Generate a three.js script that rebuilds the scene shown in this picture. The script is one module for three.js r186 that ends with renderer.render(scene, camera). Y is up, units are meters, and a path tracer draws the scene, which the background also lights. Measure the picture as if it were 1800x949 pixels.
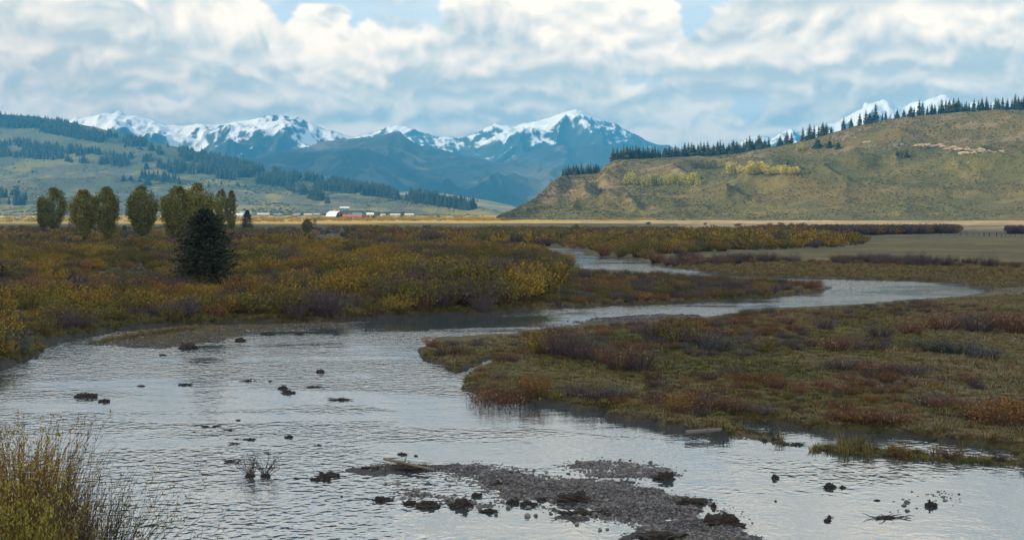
import * as THREE from 'three';
import { mergeGeometries } from 'three/addons/utils/BufferGeometryUtils.js';

// ---------------------------------------------------------------- camera, sky, sun, exposure
const F = 2344, PW = 1800, PH = 949, HOR = 372, EYE = 9;          // focal length in photo pixels, horizon row, eye height above the water
const scene = new THREE.Scene();
const camera = new THREE.PerspectiveCamera(2 * Math.atan(PH / 2 / F) * 180 / Math.PI, 1024 / 539, 0.5, 60000);
const PITCH = Math.atan((PH / 2 - HOR) / F);
camera.position.set(0, EYE, 0);
camera.rotation.x = -PITCH;
scene.add(camera);
const renderer = new THREE.WebGLRenderer({ antialias: true });
renderer.toneMapping = THREE.LinearToneMapping;
renderer.toneMappingExposure = 1.55;
renderer.shadowMap.enabled = true;

const SUN = new THREE.Vector3(-0.86, 0.40, 0.32).normalize();       // low sun from the left, a little behind the viewer
const sun = new THREE.DirectionalLight(new THREE.Color().setRGB(1.0, 0.80, 0.54), 5);
sun.position.copy(SUN).multiplyScalar(6000);
sun.castShadow = true;
sun.shadow.mapSize.set(4096, 4096);
Object.assign(sun.shadow.camera, { left: -3000, right: 3000, top: 3000, bottom: -3000, near: 10, far: 16000 });
scene.add(sun, sun.target);
scene.fog = new THREE.FogExp2(new THREE.Color().setRGB(0.085, 0.50, 0.95), 1.0e-4);

// ---------------------------------------------------------------- small helpers
function rng(seed) { let s = seed >>> 0; return () => { s = (s + 0x6D2B79F5) | 0; let t = Math.imul(s ^ (s >>> 15), 1 | s); t = (t + Math.imul(t ^ (t >>> 7), 61 | t)) ^ t; return ((t ^ (t >>> 14)) >>> 0) / 4294967296; }; }
const PERM = new Uint8Array(512); { const r = rng(77), p = [...Array(256).keys()]; for (let i = 255; i > 0; i--) { const j = Math.floor(r() * (i + 1)); [p[i], p[j]] = [p[j], p[i]]; } for (let i = 0; i < 512; i++) PERM[i] = p[i & 255]; }
const GX = [1, -1, 1, -1, 1, -1, 1, -1, 0, 0, 0, 0, 1, -1, 0, 0], GY = [1, 1, -1, -1, 0, 0, 0, 0, 1, -1, 1, -1, 1, 1, -1, -1], GZ = [0, 0, 0, 0, 1, 1, -1, -1, 1, 1, -1, -1, 0, 0, 1, -1];
function n3(x, y, z) {
  const xf = Math.floor(x), yf = Math.floor(y), zf = Math.floor(z), X = xf & 255, Y = yf & 255, Z = zf & 255;
  x -= xf; y -= yf; z -= zf;
  const u = x * x * x * (x * (x * 6 - 15) + 10), v = y * y * y * (y * (y * 6 - 15) + 10), w = z * z * z * (z * (z * 6 - 15) + 10);
  const A = PERM[X] + Y, AA = PERM[A] + Z, AB = PERM[A + 1] + Z, B = PERM[X + 1] + Y, BA = PERM[B] + Z, BB = PERM[B + 1] + Z;
  const g = (h, a, b, c) => { h &= 15; return GX[h] * a + GY[h] * b + GZ[h] * c; };
  const x1 = g(PERM[AA], x, y, z), x2 = g(PERM[BA], x - 1, y, z), x3 = g(PERM[AB], x, y - 1, z), x4 = g(PERM[BB], x - 1, y - 1, z);
  const y1 = g(PERM[AA + 1], x, y, z - 1), y2 = g(PERM[BA + 1], x - 1, y, z - 1), y3 = g(PERM[AB + 1], x, y - 1, z - 1), y4 = g(PERM[BB + 1], x - 1, y - 1, z - 1);
  const a = x1 + u * (x2 - x1), b = x3 + u * (x4 - x3), c = y1 + u * (y2 - y1), d = y3 + u * (y4 - y3), e = a + v * (b - a), f = c + v * (d - c);
  return e + w * (f - e);
}
const n2 = (x, y) => n3(x, y, 0.37);
function fbm2(x, y, o = 4, gain = 0.5) { let s = 0, a = 1; for (let i = 0; i < o; i++) { s += a * n3(x, y, 7.3 * i + 0.5); a *= gain; x = x * 2.03 + 11.7; y = y * 2.03 + 5.1; } return s; }
function ridged(x, y, o = 5) { let s = 0, a = 0.5, w = 1; for (let i = 0; i < o; i++) { let v = 1 - Math.abs(n3(x, y, 3.1 * i + 0.2)) * 1.9; v = Math.max(0, v); v *= v * w; s += v * a; w = Math.min(1, v * 1.6); a *= 0.52; x = x * 2.05 + 3.3; y = y * 2.05 + 8.1; } return s; }
const clamp = (x, a = 0, b = 1) => Math.min(b, Math.max(a, x)), lerp = (a, b, t) => a + (b - a) * t, sst = (a, b, x) => { const t = clamp((x - a) / (b - a)); return t * t * (3 - 2 * t); };
const mixc = (a, b, t) => [a[0] + (b[0] - a[0]) * t, a[1] + (b[1] - a[1]) * t, a[2] + (b[2] - a[2]) * t];
function curve(pts) { return (x) => { if (x <= pts[0][0]) return pts[0][1]; for (let i = 1; i < pts.length; i++) if (x <= pts[i][0]) { const t = (x - pts[i - 1][0]) / (pts[i][0] - pts[i - 1][0]); return lerp(pts[i - 1][1], pts[i][1], t); } return pts[pts.length - 1][1]; }; }
// a sight line of the photograph as a direction, and points of the place along it
function ray(px, py) { const x = (px - PW / 2) / F, y = (PH / 2 - py) / F, c = Math.cos(PITCH), s = Math.sin(PITCH); return [x, y * c - s, -(c + y * s)]; }
function onPlane(px, py, y0 = 0) { const d = ray(px, py), t = (y0 - EYE) / d[1]; return [d[0] * t, -d[2] * t]; }          // [x, depth]
function at(px, py, depth) { const d = ray(px, py), t = depth / -d[2]; return new THREE.Vector3(d[0] * t, EYE + d[1] * t, -depth); }
const pxOf = (x, y, z) => { const c = Math.cos(PITCH), s = Math.sin(PITCH), yy = y - EYE, Z = -z * c - yy * s, Y = yy * c + -z * s; return [PW / 2 + F * x / Z, PH / 2 - F * Y / Z]; };

const names = {};
function numbered(n) { const k = names[n] = (names[n] ?? -1) + 1; return k ? n + '_' + String(k).padStart(3, '0') : n; }
function shadow(o) { o.traverse((m) => { if (m.isMesh) { m.castShadow = true; m.receiveShadow = true; } }); return o; }
function tag(o, label, category, group, kind) { if (label) o.userData.label = label; if (category) o.userData.category = category; if (group) o.userData.group = group; if (kind) o.userData.kind = kind; return o; }
function structure(name, geometry, material) { const m = new THREE.Mesh(geometry, material); m.name = numbered(name); m.userData.kind = 'structure'; scene.add(shadow(m)); return m; }
function thing(name, label, category, p, turn = 0, group) { const o = new THREE.Group(); o.name = numbered(name); o.position.copy(p); o.rotation.y = turn; tag(o, label, category, group); scene.add(o); return o; }
function part(parent, name, geometry, material) { const m = new THREE.Mesh(geometry, material); m.name = name; m.castShadow = m.receiveShadow = true; parent.add(m); return m; }
const mat = (r, g, b, rough = 0.9, extra = {}) => new THREE.MeshStandardMaterial({ color: new THREE.Color().setRGB(r, g, b), roughness: rough, ...extra });
const vmat = (rough = 0.95, extra = {}) => new THREE.MeshStandardMaterial({ color: 0xffffff, vertexColors: true, roughness: rough, ...extra });

// triangle soup with vertex colours and normals
class Soup {
  constructor() { this.p = []; this.n = []; this.c = []; }
  tri(a, b, c, col, nor, soft = 1) {
    const ux = b[0] - a[0], uy = b[1] - a[1], uz = b[2] - a[2], vx = c[0] - a[0], vy = c[1] - a[1], vz = c[2] - a[2]; let n = [uy * vz - uz * vy, uz * vx - ux * vz, ux * vy - uy * vx]; const l = Math.hypot(...n) || 1; n = n.map((t) => t / l);
    if (nor) { if (n[0] * nor[0] + n[1] * nor[1] + n[2] * nor[2] < 0) { [b, c] = [c, b]; n = n.map((t) => -t); } const m = n.map((t, i) => lerp(t, nor[i], soft)), k = Math.hypot(...m) || 1; n = m.map((t) => t / k); }
    for (const q of [a, b, c]) { this.p.push(q[0], q[1], q[2]); this.n.push(n[0], n[1], n[2]); this.c.push(col[0], col[1], col[2]); }
  }
  quad(a, b, c, d, col, nor, soft = 1) { this.tri(a, b, c, col, nor, soft); this.tri(a, c, d, col, nor, soft); }
  // tapered prism from a to b
  stick(a, b, ra, rb, col, sides = 3) {
    const d = [b[0] - a[0], b[1] - a[1], b[2] - a[2]], l = Math.hypot(...d) || 1, D = d.map((t) => t / l), U = Math.abs(D[1]) < 0.9 ? [0, 1, 0] : [1, 0, 0];
    let X = [D[1] * U[2] - D[2] * U[1], D[2] * U[0] - D[0] * U[2], D[0] * U[1] - D[1] * U[0]]; const xl = Math.hypot(...X); X = X.map((t) => t / xl);
    const Y = [D[1] * X[2] - D[2] * X[1], D[2] * X[0] - D[0] * X[2], D[0] * X[1] - D[1] * X[0]];
    for (let i = 0; i < sides; i++) {
      const e = (k) => { const t = k / sides * Math.PI * 2, c = Math.cos(t), s = Math.sin(t); return [X[0] * c + Y[0] * s, X[1] * c + Y[1] * s, X[2] * c + Y[2] * s]; }, e0 = e(i), e1 = e(i + 1), em = e(i + 0.5);
      const P = (o, q, r) => [o[0] + q[0] * r, o[1] + q[1] * r, o[2] + q[2] * r];
      this.quad(P(a, e0, ra), P(a, e1, ra), P(b, e1, rb), P(b, e0, rb), col, em);
    }
  }
  // leaf: a small diamond at p, along direction d, of given length and width
  leaf(p, d, len, wid, col, out, r) {
    const s = [r() - 0.5, r() - 0.5, r() - 0.5], x = [d[1] * s[2] - d[2] * s[1], d[2] * s[0] - d[0] * s[2], d[0] * s[1] - d[1] * s[0]], l = Math.hypot(...x) || 1, w = wid / 2 / l;
    const m = [p[0] + d[0] * len * 0.45, p[1] + d[1] * len * 0.45, p[2] + d[2] * len * 0.45], a = [m[0] + x[0] * w, m[1] + x[1] * w, m[2] + x[2] * w], b = [m[0] - x[0] * w, m[1] - x[1] * w, m[2] - x[2] * w], e = [p[0] + d[0] * len, p[1] + d[1] * len, p[2] + d[2] * len];
    this.quad(p, a, e, b, col, out, 0.22);
  }
  geo() {
    const g = new THREE.BufferGeometry();
    g.setAttribute('position', new THREE.Float32BufferAttribute(this.p, 3)); g.setAttribute('normal', new THREE.Float32BufferAttribute(this.n, 3)); g.setAttribute('color', new THREE.Float32BufferAttribute(this.c, 3));
    return g;
  }
}
const norm = (v) => { const l = Math.hypot(...v) || 1; return [v[0] / l, v[1] / l, v[2] / l]; };
const jit = (c, r, k = 0.25) => { const f = 1 + (r() - 0.5) * 2 * k; return [c[0] * f * (1 + (r() - 0.5) * k * 0.5), c[1] * f, c[2] * f * (1 + (r() - 0.5) * k * 0.5)]; };
function texture(n, fn, srgb = false, m = n) { const d = new Uint8Array(n * m * 4); for (let j = 0; j < m; j++) for (let i = 0; i < n; i++) { const v = fn(i / n, j / m), k = (j * n + i) * 4; d[k] = clamp(v[0]) * 255; d[k + 1] = clamp(v[1]) * 255; d[k + 2] = clamp(v[2]) * 255; d[k + 3] = 255; } const t = new THREE.DataTexture(d, n, m); t.wrapS = t.wrapT = THREE.RepeatWrapping; t.magFilter = THREE.LinearFilter; t.minFilter = THREE.LinearMipmapLinearFilter; if (srgb) t.colorSpace = THREE.SRGBColorSpace; t.needsUpdate = true; return t; }
// noise that repeats over the unit square
function tileNoise(u, v, k, s = 0) { const a = n3(u * k, v * k, s), b = n3((u - 1) * k, v * k, s), c = n3(u * k, (v - 1) * k, s), d = n3((u - 1) * k, (v - 1) * k, s); const su = u * u * (3 - 2 * u), sv = v * v * (3 - 2 * v); return lerp(lerp(a, b, su), lerp(c, d, su), sv); }
// ---------------------------------------------------------------- the sky: air and a broken deck of cumulus, marched once for every direction
{
  const SW = 4096, SH = 2048, sky = new Float32Array(SW * SH * 4);
  const BASE = 1.15, THICK = 2.3;                                   // kilometres
  const air = (e) => { const t = clamp(e / 90), k = Math.pow(t, 0.42); return [lerp(0.60, 0.06, k), lerp(0.75, 0.24, k), lerp(0.84, 0.60, k)]; };
  const dens = (x, y, z, fine) => {
    const h = (y - BASE) / THICK; if (h < 0 || h > 1) return 0;
    const cov = n3(x * 0.16 + 4.1, 0.7, z * 0.16 + 9.2) * 0.50 + n3(x * 0.52, 2.2, z * 0.40 + 3.3) * 0.85 - 0.06;
    if (cov < -0.1) return 0;
    let s = 0, a = 0.5, f = 1.25;
    for (let i = 0; i < fine; i++) { s += a * (0.26 - Math.abs(n3(x * f + 3.7 * i, y * f * 0.9, z * f))) * 2.4; a *= 0.58; f *= 2.1; }
    const d = (cov < 0 ? cov * 3 : 0.95 * Math.sqrt(Math.min(1, cov * 1.7))) - h * 1.15 + s * 0.55;
    return clamp(d * 6) * sst(0, 0.05, h + s * 0.05);
  };
  const sx = SUN.x, sy = SUN.y, sz = SUN.z;
  const shade = (az, el, steps, fine) => {                           // az in radians from -z towards +x, el in degrees
    const e = Math.max(el, 0.25) * Math.PI / 180, y = Math.sin(e) + 0.006 * Math.exp(-el), c = Math.cos(e), x = Math.sin(az) * c, z = -Math.cos(az) * c, blue = air(el);
    let t0 = BASE / y, t1 = Math.min((BASE + THICK) / y, t0 + 22), T = 1, R = [0, 0, 0];
    if (t0 < 150) {
      const n = Math.round(steps * clamp((t1 - t0) / 9, 0.5, 1)), dt = (t1 - t0) / n;
      for (let i = 0; i < n && T > 0.02; i++) {
        const t = t0 + (i + 0.5) * dt, X = x * t, Y = y * t, Z = z * t, d = dens(X, Y, Z, fine);
        if (d < 0.01) continue;
        let o = 0; for (let k = 1; k <= 4; k++) { const q = k * k * 0.055; o += dens(X + sx * q, Y + sy * q + 0.02 * k, Z + sz * q, Math.max(1, fine - 2)) * (0.055 + 0.05 * k); }
        const lit = Math.exp(-o * 5.2), h = clamp((Y - BASE) / THICK), amb = 0.50 + 0.42 * Math.pow(h, 0.6);
        const far = 1 - Math.exp(-t / 50);
        const col = [lit * 0.75 + amb * 1.0, lit * 0.65 + amb * 1.03, lit * 0.52 + amb * 1.02], a = 1 - Math.exp(-d * dt * 7);
        for (let j = 0; j < 3; j++) R[j] += T * a * lerp(col[j], [0.80, 0.83, 0.82][j], far * 0.75);
        T *= 1 - a;
      }
    }
    const veil = 0.42 + 0.30 * fbm2(az * 5, el * 0.12, 3);            // thin high cloud between the heaps
    return [0, 1, 2].map((j) => R[j] + T * lerp(blue[j], [0.74, 0.78, 0.80][j], clamp(veil) * Math.exp(-el / 40)));
  };
  // heaps seen from the side, row behind row: flat grey-blue bases, billowing tops that catch the low sun from the left
  const rows = [1.0, 1.5, 2.1, 2.8, 3.6, 4.5, 5.5, 6.6, 7.9, 9.4, 11.2, 13.4, 16.2, 19.5, 23.5, 28, 33.5, 40];
  const heapLight = (u, v, k, o) => { let s = 0, a = 0.5, f = 0.75; const wx = 0.35 * n3(u * 0.9, v * 0.9, k + 50), wy = 0.35 * n3(u * 0.9, v * 0.9, k + 60); for (let i = 0; i < o; i++) { s += a * (0.34 - Math.abs(n3((u + wx) * f, (v + wy) * f * 1.1, k + i * 5.3))) * 2.2; a *= 0.55; f *= 2.07; } return s; };
  const LX = -0.55, LY = 0.83;
  const heaps = (azd, el, c, o) => {                                   // c: the air behind
    for (let i = 0; i < rows.length; i++) {
      const s = 0.42 * rows[i] + 0.45, wide = 1.05 + 0.9 * Math.exp(-rows[i] / 4), k = i * 17.31 + 3.7; if (el > rows[i] + s * 2.6 || el < rows[i] - s * 0.5) continue;
      const eb = rows[i] + 0.22 * s * n2(azd / (4 * s), k);
      const cov = lerp(lerp(0.85, 0.50, sst(1.5, 6, rows[i])), 0.0, sst(9.5, 20, rows[i])) + 1.9 * n2(azd / (2.2 * s * wide) + k, k * 1.3) + 0.6 * n2(azd / (0.8 * s * wide), k * 2.1), v = (el - eb) / s, u = azd / (s * wide);
      if (cov < -0.7) continue;
      const H = heapLight(u, v, k, o), m = cov * 1.25 - v * 0.95 + H * 0.75, low = sst(-0.10, 0.16, v + 0.10 * n2(u * 2.2, v * 2 + k) + 0.05 * H);
      const alpha = sst(0.0, 0.15, m) * low * lerp(0.9, 0.97, Math.min(1, i / 12)); if (alpha < 0.004) continue;
      const dl = 0.2, g = (H - heapLight(u + LX * dl, v + LY * dl, k, o)), thick = sst(0.1, 1.1, m);
      const lit = clamp(0.46 + 1.35 * g + 0.36 * sst(0.1, 0.8, v) - 0.55 * (1 - sst(-0.05, 0.55, v + 0.25 * H)) + 0.12 * H - 0.08 * thick);
      const far = Math.exp(-rows[i] / 3.5), col = mixc(mixc([0.42, 0.475, 0.50], [1.10, 0.99, 0.83], lit), [0.80, 0.82, 0.80], far * 0.3);
      for (let j = 0; j < 3; j++) c[j] = lerp(c[j], col[j], alpha);
    }
    return c;
  };
  const look = (az, el, steps, fine) => {
    const w = sst(34, 46, el), azd = az * 180 / Math.PI + 260.4;
    const high = w > 0 ? shade(az, el, steps, fine) : null;
    if (w >= 1) return high;
    const blue = air(el), veil = clamp(0.42 + 0.5 * fbm2(azd / 9, el / 2.2, 3));
    const lowc = heaps(azd, el, [0, 1, 2].map((j) => lerp(blue[j], [0.74, 0.77, 0.76][j], veil * lerp(1, 0.25, sst(8, 25, el)))), fine);
    const k = Math.exp(-el / 9); lowc[0] *= 1.06 + 0.68 * k; lowc[1] *= 1.03 + 0.30 * k; lowc[2] *= 0.98 + 0.04 * k;   // warm light low down, before the haze
    return high ? mixc(lowc, high, w) : lowc;
  };
  const put = (r, c, v) => { const k = (r * SW + ((c % SW) + SW) % SW) * 4; sky[k] = v[0]; sky[k + 1] = v[1]; sky[k + 2] = v[2]; sky[k + 3] = 1; };
  const azOf = (c) => ((c + 0.5) / SW - 0.5) * 2 * Math.PI + Math.PI / 2, elOf = (r) => ((r + 0.5) / SH - 0.5) * 180;   // column SW/4 looks along -z
  const R0 = SH / 2;
  const block = (r0, r1, c0, c1, s, steps, fine) => {                // every s-th direction, the ones between by interpolation
    const nr = Math.ceil((r1 - r0) / s) + 1, nc = Math.ceil((c1 - c0) / s) + 1, g = [];
    for (let j = 0; j < nr; j++) for (let i = 0; i < nc; i++) g.push(look(azOf(c0 + i * s), Math.min(89.9, elOf(r0 + j * s)), steps, fine));
    for (let r = r0; r < r1; r++) for (let c = c0; c < c1; c++) {
      const y = (r - r0) / s, x = (c - c0) / s, j = Math.floor(y), i = Math.floor(x), fy = y - j, fx = x - i, A = g[j * nc + i], B = g[j * nc + Math.min(i + 1, nc - 1)], C = g[Math.min(j + 1, nr - 1) * nc + i], D = g[Math.min(j + 1, nr - 1) * nc + Math.min(i + 1, nc - 1)];
      put(r, c, [0, 1, 2].map((k) => lerp(lerp(A[k], B[k], fx), lerp(C[k], D[k], fx), fy)));
    }
  };
  const mid = SW / 4, half = Math.round(26 / 360 * SW);
  block(R0, R0 + 200, mid - half, mid + half, 1, 60, 6);
  block(R0, R0 + 200, mid + half, mid + SW - half, 3, 40, 5);
  block(R0 + 200, R0 + 480, 0, SW, 6, 36, 3);
  block(R0 + 480, SH, 0, SW, 12, 26, 2);
  for (let r = 0; r < R0; r++) for (let c = 0; c < SW; c++) put(r, c, [0.30, 0.28, 0.24]);
  const t = new THREE.DataTexture(sky, SW, SH, THREE.RGBAFormat, THREE.FloatType);
  t.mapping = THREE.EquirectangularReflectionMapping; t.magFilter = THREE.LinearFilter; t.needsUpdate = true;
  scene.background = t; scene.environment = t;
  console.log('sky done');
}
// ---------------------------------------------------------------- plan of the valley floor: shapes traced as sight lines, laid out as metres on the ground
const plan = (pts, y0 = 0) => pts.map(([a, b]) => onPlane(a, b, y0));
function poly(pts, y0 = 0) {
  const q = plan(pts, y0), n = q.length; let x0 = 1e9, x1 = -1e9, d0 = 1e9, d1 = -1e9;
  for (const [x, d] of q) { x0 = Math.min(x0, x); x1 = Math.max(x1, x); d0 = Math.min(d0, d); d1 = Math.max(d1, d); }
  const inside = (x, d) => { if (x < x0 || x > x1 || d < d0 || d > d1) return false; let c = false; for (let i = 0, j = n - 1; i < n; j = i++) { const [xi, di] = q[i], [xj, dj] = q[j]; if ((di > d) !== (dj > d) && x < (xj - xi) * (d - di) / (dj - di) + xi) c = !c; } return c; };
  const dist = (x, d) => { let m = 1e18; for (let i = 0, j = n - 1; i < n; j = i++) { const [ax, ad] = q[j], [bx, bd] = q[i], ex = bx - ax, ed = bd - ad, t = clamp(((x - ax) * ex + (d - ad) * ed) / (ex * ex + ed * ed + 1e-9)), u = x - ax - t * ex, v = d - ad - t * ed, r = u * u + v * v; if (r < m) m = r; } return Math.sqrt(m); };
  return { q, x0, x1, d0, d1, inside, sd: (x, d, reach = 1e9) => { if (x < x0 - reach || x > x1 + reach || d < d0 - reach || d > d1 + reach) return reach; const r = dist(x, d); return inside(x, d) ? -r : r; } };   // negative inside
}
const RIVER = poly([[-400, 1060], [-400, 700], [-100, 668], [0, 648], [38, 634], [72, 620], [78, 606], [110, 598], [150, 590], [210, 580], [300, 575], [420, 570], [560, 566], [640, 562], [700, 558], [770, 553], [850, 553], [905, 549], [925, 545], [1000, 541], [1100, 536], [1200, 533], [1300, 528], [1380, 521], [1440, 514], [1464, 507], [1430, 500], [1380, 497], [1290, 491], [1240, 487], [1190, 484], [1120, 480], [1050, 476], [1008, 472], [1000, 466], [1012, 462], [1010, 456], [965, 452], [940, 447], [946, 441], [900, 438], [850, 435], [790, 433], [788, 430], [860, 431], [945, 434], [1028, 438], [1028, 449], [1075, 454], [1118, 457], [1135, 463], [1190, 472], [1285, 484], [1400, 488], [1500, 492], [1600, 494], [1670, 498], [1730, 508], [1746, 515], [1700, 524], [1600, 531], [1520, 538], [1440, 542], [1310, 547], [1298, 553], [1240, 562], [1150, 566], [1000, 576], [955, 583], [900, 591], [850, 593], [765, 600], [744, 610], [740, 630], [772, 640], [788, 652], [806, 654], [840, 640], [860, 628], [876, 634], [846, 652], [818, 666], [812, 685], [850, 693], [900, 700], [1000, 715], [1020, 727], [1100, 740], [1170, 752], [1250, 765], [1330, 770], [1400, 790], [1480, 800], [1600, 809], [1700, 816], [1800, 822], [2000, 834], [2300, 850], [2300, 1060]]);
const POOLS = [
  [[1288, 742], [1340, 744], [1400, 751], [1460, 760], [1560, 762], [1620, 772], [1700, 785], [1770, 793], [1772, 807], [1650, 801], [1560, 792], [1480, 785], [1425, 784], [1410, 792], [1396, 790], [1380, 775], [1330, 762]],
  [[1000, 726], [1060, 722], [1100, 730], [1050, 735]], [[558, 419], [570, 415.5], [596, 415], [598, 418.5]], [[1514, 577], [1522, 572], [1545, 573], [1540, 578]], [[1001, 513], [1004, 504], [1012, 505], [1010, 513]],
].map((p) => poly(p));
const waterSd = (x, d) => { let s = RIVER.sd(x, d, 60); for (const p of POOLS) s = Math.min(s, p.sd(x, d, 60)); return s; };
const LEFTBANK = poly([[-600, 720], [-600, 395], [600, 395], [800, 425], [960, 452], [1005, 470], [1000, 515], [930, 543], [905, 549], [640, 562], [300, 575], [78, 606], [0, 648]], 0);
const SLOUGH = poly([[1280, 742], [1460, 760], [1800, 792], [1800, 826], [1400, 796], [1280, 768]]);
function bankHeight(x, d) { return LEFTBANK.inside(x, d) ? 0.42 : SLOUGH.inside(x, d) ? 0.05 : 0.26; }
const bluff = (x, d) => 7.4 * Math.pow(clamp(1 - d / 33), 1.12) * (1 + 0.04 * n2(x * 0.1, d * 0.1));
function groundHeight(x, d) {
  if (d < 33) { const b = bluff(x, d); if (d < 27) return b; }
  const k = Math.max(1, d / 120), w = d < 700 ? waterSd(x, d) : 60, edge = 0.35 * n2(x * 0.55, d * 0.55) + 0.25 * n2(x * 1.7, d * 1.7);
  const s = w + edge * Math.min(1, k) , up = -0.55 + (bankHeight(x, d) + 0.55) * sst(-0.45 * k, 0.22 * k, s);
  const roll = w > 0 ? sst(0, 12, w) * (0.16 + 0.20 * n2(x * 0.06, d * 0.06) + 0.10 * n2(x * 0.3, d * 0.3)) : 0.1 * n2(x * 0.5, d * 0.5);
  return Math.max(up + roll, d < 33 ? bluff(x, d) - 0.5 : -9);
}
// fields and ground covers
const FIELDS = [
  { p: poly([[640, 391.5], [1190, 392.5], [1210, 402], [1000, 403], [760, 399]], 0.5), c: [0.16, 0.14, 0.05] },
  { p: poly([[1190, 392], [1850, 391], [2300, 391], [2300, 408], [1850, 405], [1480, 403], [1200, 402]], 0.5), c: [0.50, 0.34, 0.165] },
  { p: poly([[1150, 455], [1210, 448], [1300, 443], [1520, 436], [1520, 422], [1850, 417], [2300, 417], [2300, 470], [1850, 464], [1500, 457], [1300, 453]], 0.5), c: [0.18, 0.132, 0.032] },
  { p: poly([[1020, 388], [1190, 386.2], [2300, 386], [2300, 391], [1850, 391], [1190, 392], [1020, 391]], 0.5), c: [0.52, 0.355, 0.165] },
];
const BARS = [
  [[150, 606], [200, 592], [260, 585], [330, 577], [430, 573], [540, 570], [640, 566], [600, 575], [500, 581], [430, 588], [400, 598], [330, 608], [280, 613], [220, 610]],
  [[1005, 570], [1040, 560], [1090, 556], [1150, 554], [1200, 553], [1236, 554], [1225, 561], [1150, 566], [1080, 571], [1030, 574]],
  [[775, 828], [800, 818], [840, 814], [900, 823], [960, 834], [1020, 841], [1100, 849], [1180, 868], [1250, 884], [1290, 905], [1325, 950], [1325, 1010], [1200, 1010], [1130, 950], [1105, 925], [1075, 915], [1010, 907], [960, 896], [900, 882], [858, 872], [835, 852], [800, 842]],
  [[1000, 822], [1012, 812], [1060, 808], [1130, 815], [1180, 824], [1190, 834], [1140, 840], [1060, 839], [1020, 832]],
  [[672, 866], [700, 860], [740, 862], [800, 873], [872, 889], [862, 897], [780, 886], [700, 876]],
  [[620, 828], [660, 820], [720, 812], [768, 820], [762, 831], [700, 830], [660, 829]],
  [[1560, 906], [1600, 870], [1665, 866], [1690, 872], [1640, 890]],
  [[1645, 500], [1700, 495], [1800, 494], [1900, 498], [1900, 520], [1800, 521], [1746, 518], [1690, 530], [1560, 537], [1520, 541], [1560, 534], [1650, 526], [1720, 516], [1738, 512], [1700, 504]],
].map((p) => poly(p));
const C = { tan: [0.17, 0.13, 0.05], green: [0.092, 0.080, 0.020], soil: [0.055, 0.042, 0.03], brown: [0.115, 0.08, 0.034], gold: [0.50, 0.33, 0.06], mud: [0.06, 0.05, 0.04], gravel: [0.155, 0.14, 0.13] };
function groundColor(x, d) {
  const a = fbm2(x * 0.045, d * 0.045, 4), b = fbm2(x * 0.35 + 9, d * 0.22, 3), far = sst(780, 1050, d);
  let c = mixc(C.tan, C.green, sst(-0.25, 0.35, a + b * 0.5));
  c = mixc(c, C.brown, sst(0.1, 0.5, b - a * 0.5) * 0.8);
  if (d < 900 && LEFTBANK.inside(x, d)) c = mixc(c, [0.065, 0.055, 0.024], 0.8);
  if (d > 350) { const g = fbm2(x * 0.004 + 3, d * 0.004, 4), gold = mixc(C.gold, [0.30, 0.24, 0.06], sst(-0.2, 0.4, g + 0.4 * b)); c = mixc(c, gold, far); }
  for (const f of FIELDS) if (f.p.inside(x, d)) { const q = fbm2(x * 0.02, d * 0.045, 4), z = 1 + 0.5 * fbm2(x * 0.15, d * 0.3, 3); c = mixc(f.c, mixc(f.c, C.green, 0.6), sst(-0.25, 0.35, q)).map((t) => t * z); }
  const w = d < 700 ? waterSd(x, d) : 60;
  if (w < 1.2) c = mixc(c, C.mud, sst(0.30, 0.10, w + 0.35 * fbm2(x * 1.3, d * 1.3, 3)));
  return c;
}
const grainTex = texture(512, (u, v) => { const q = 0.80 + 0.28 * tileNoise(u, v, 12, 1) + 0.24 * tileNoise(u, v, 31, 2) + 0.22 * tileNoise(u, v, 90, 3); return [q, q, q]; });
grainTex.colorSpace = THREE.NoColorSpace;
const bumpTex = texture(512, (u, v) => { const q = 0.5 + 0.35 * tileNoise(u, v, 16, 4) + 0.3 * tileNoise(u, v, 45, 5) + 0.25 * tileNoise(u, v, 120, 6); return [q, q, q]; });
function sheet(rows, cols, fn, close = false) {                     // fn(i, j) -> { p, c, uv }
  const P = [], Cc = [], U = [], I = [];
  for (let j = 0; j < rows; j++) for (let i = 0; i < cols; i++) { const v = fn(i, j); P.push(...v.p); Cc.push(...(v.c ?? [1, 1, 1])); U.push(...(v.uv ?? [v.p[0] / 8, v.p[2] / 8])); }
  for (let j = 0; j + 1 < rows; j++) for (let i = 0; i + 1 < cols; i++) { const a = j * cols + i, b = a + 1, e = a + cols, f = e + 1; I.push(a, b, f, a, f, e); }
  const g = new THREE.BufferGeometry();
  g.setAttribute('position', new THREE.Float32BufferAttribute(P, 3)); g.setAttribute('color', new THREE.Float32BufferAttribute(Cc, 3)); g.setAttribute('uv', new THREE.Float32BufferAttribute(U, 2));
  g.setIndex(I); g.computeVertexNormals(); return g;
}
{
  const D = []; for (let d = -40; d < 27; d += 3) D.push(d); for (let d = 27; d < 260; d *= 1.0055) D.push(d); for (let d = 260; d < 1200; d *= 1.013) D.push(d); for (let d = 1200; d < 15500; d *= 1.06) D.push(d);
  const NC = 430;
  const g = sheet(D.length, NC, (i, j) => { const d = D[j], hw = 30 + 0.56 * Math.max(d, 0), x = (i / (NC - 1) * 2 - 1) * hw; return { p: [x, groundHeight(x, d), -d], c: groundColor(x, d), uv: [x / 5, d / 5] }; });
  structure('valley_floor', g, vmat(0.95, { map: grainTex, bumpMap: bumpTex, bumpScale: 0.12 }));
  console.log('ground rows', D.length);
}
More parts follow.
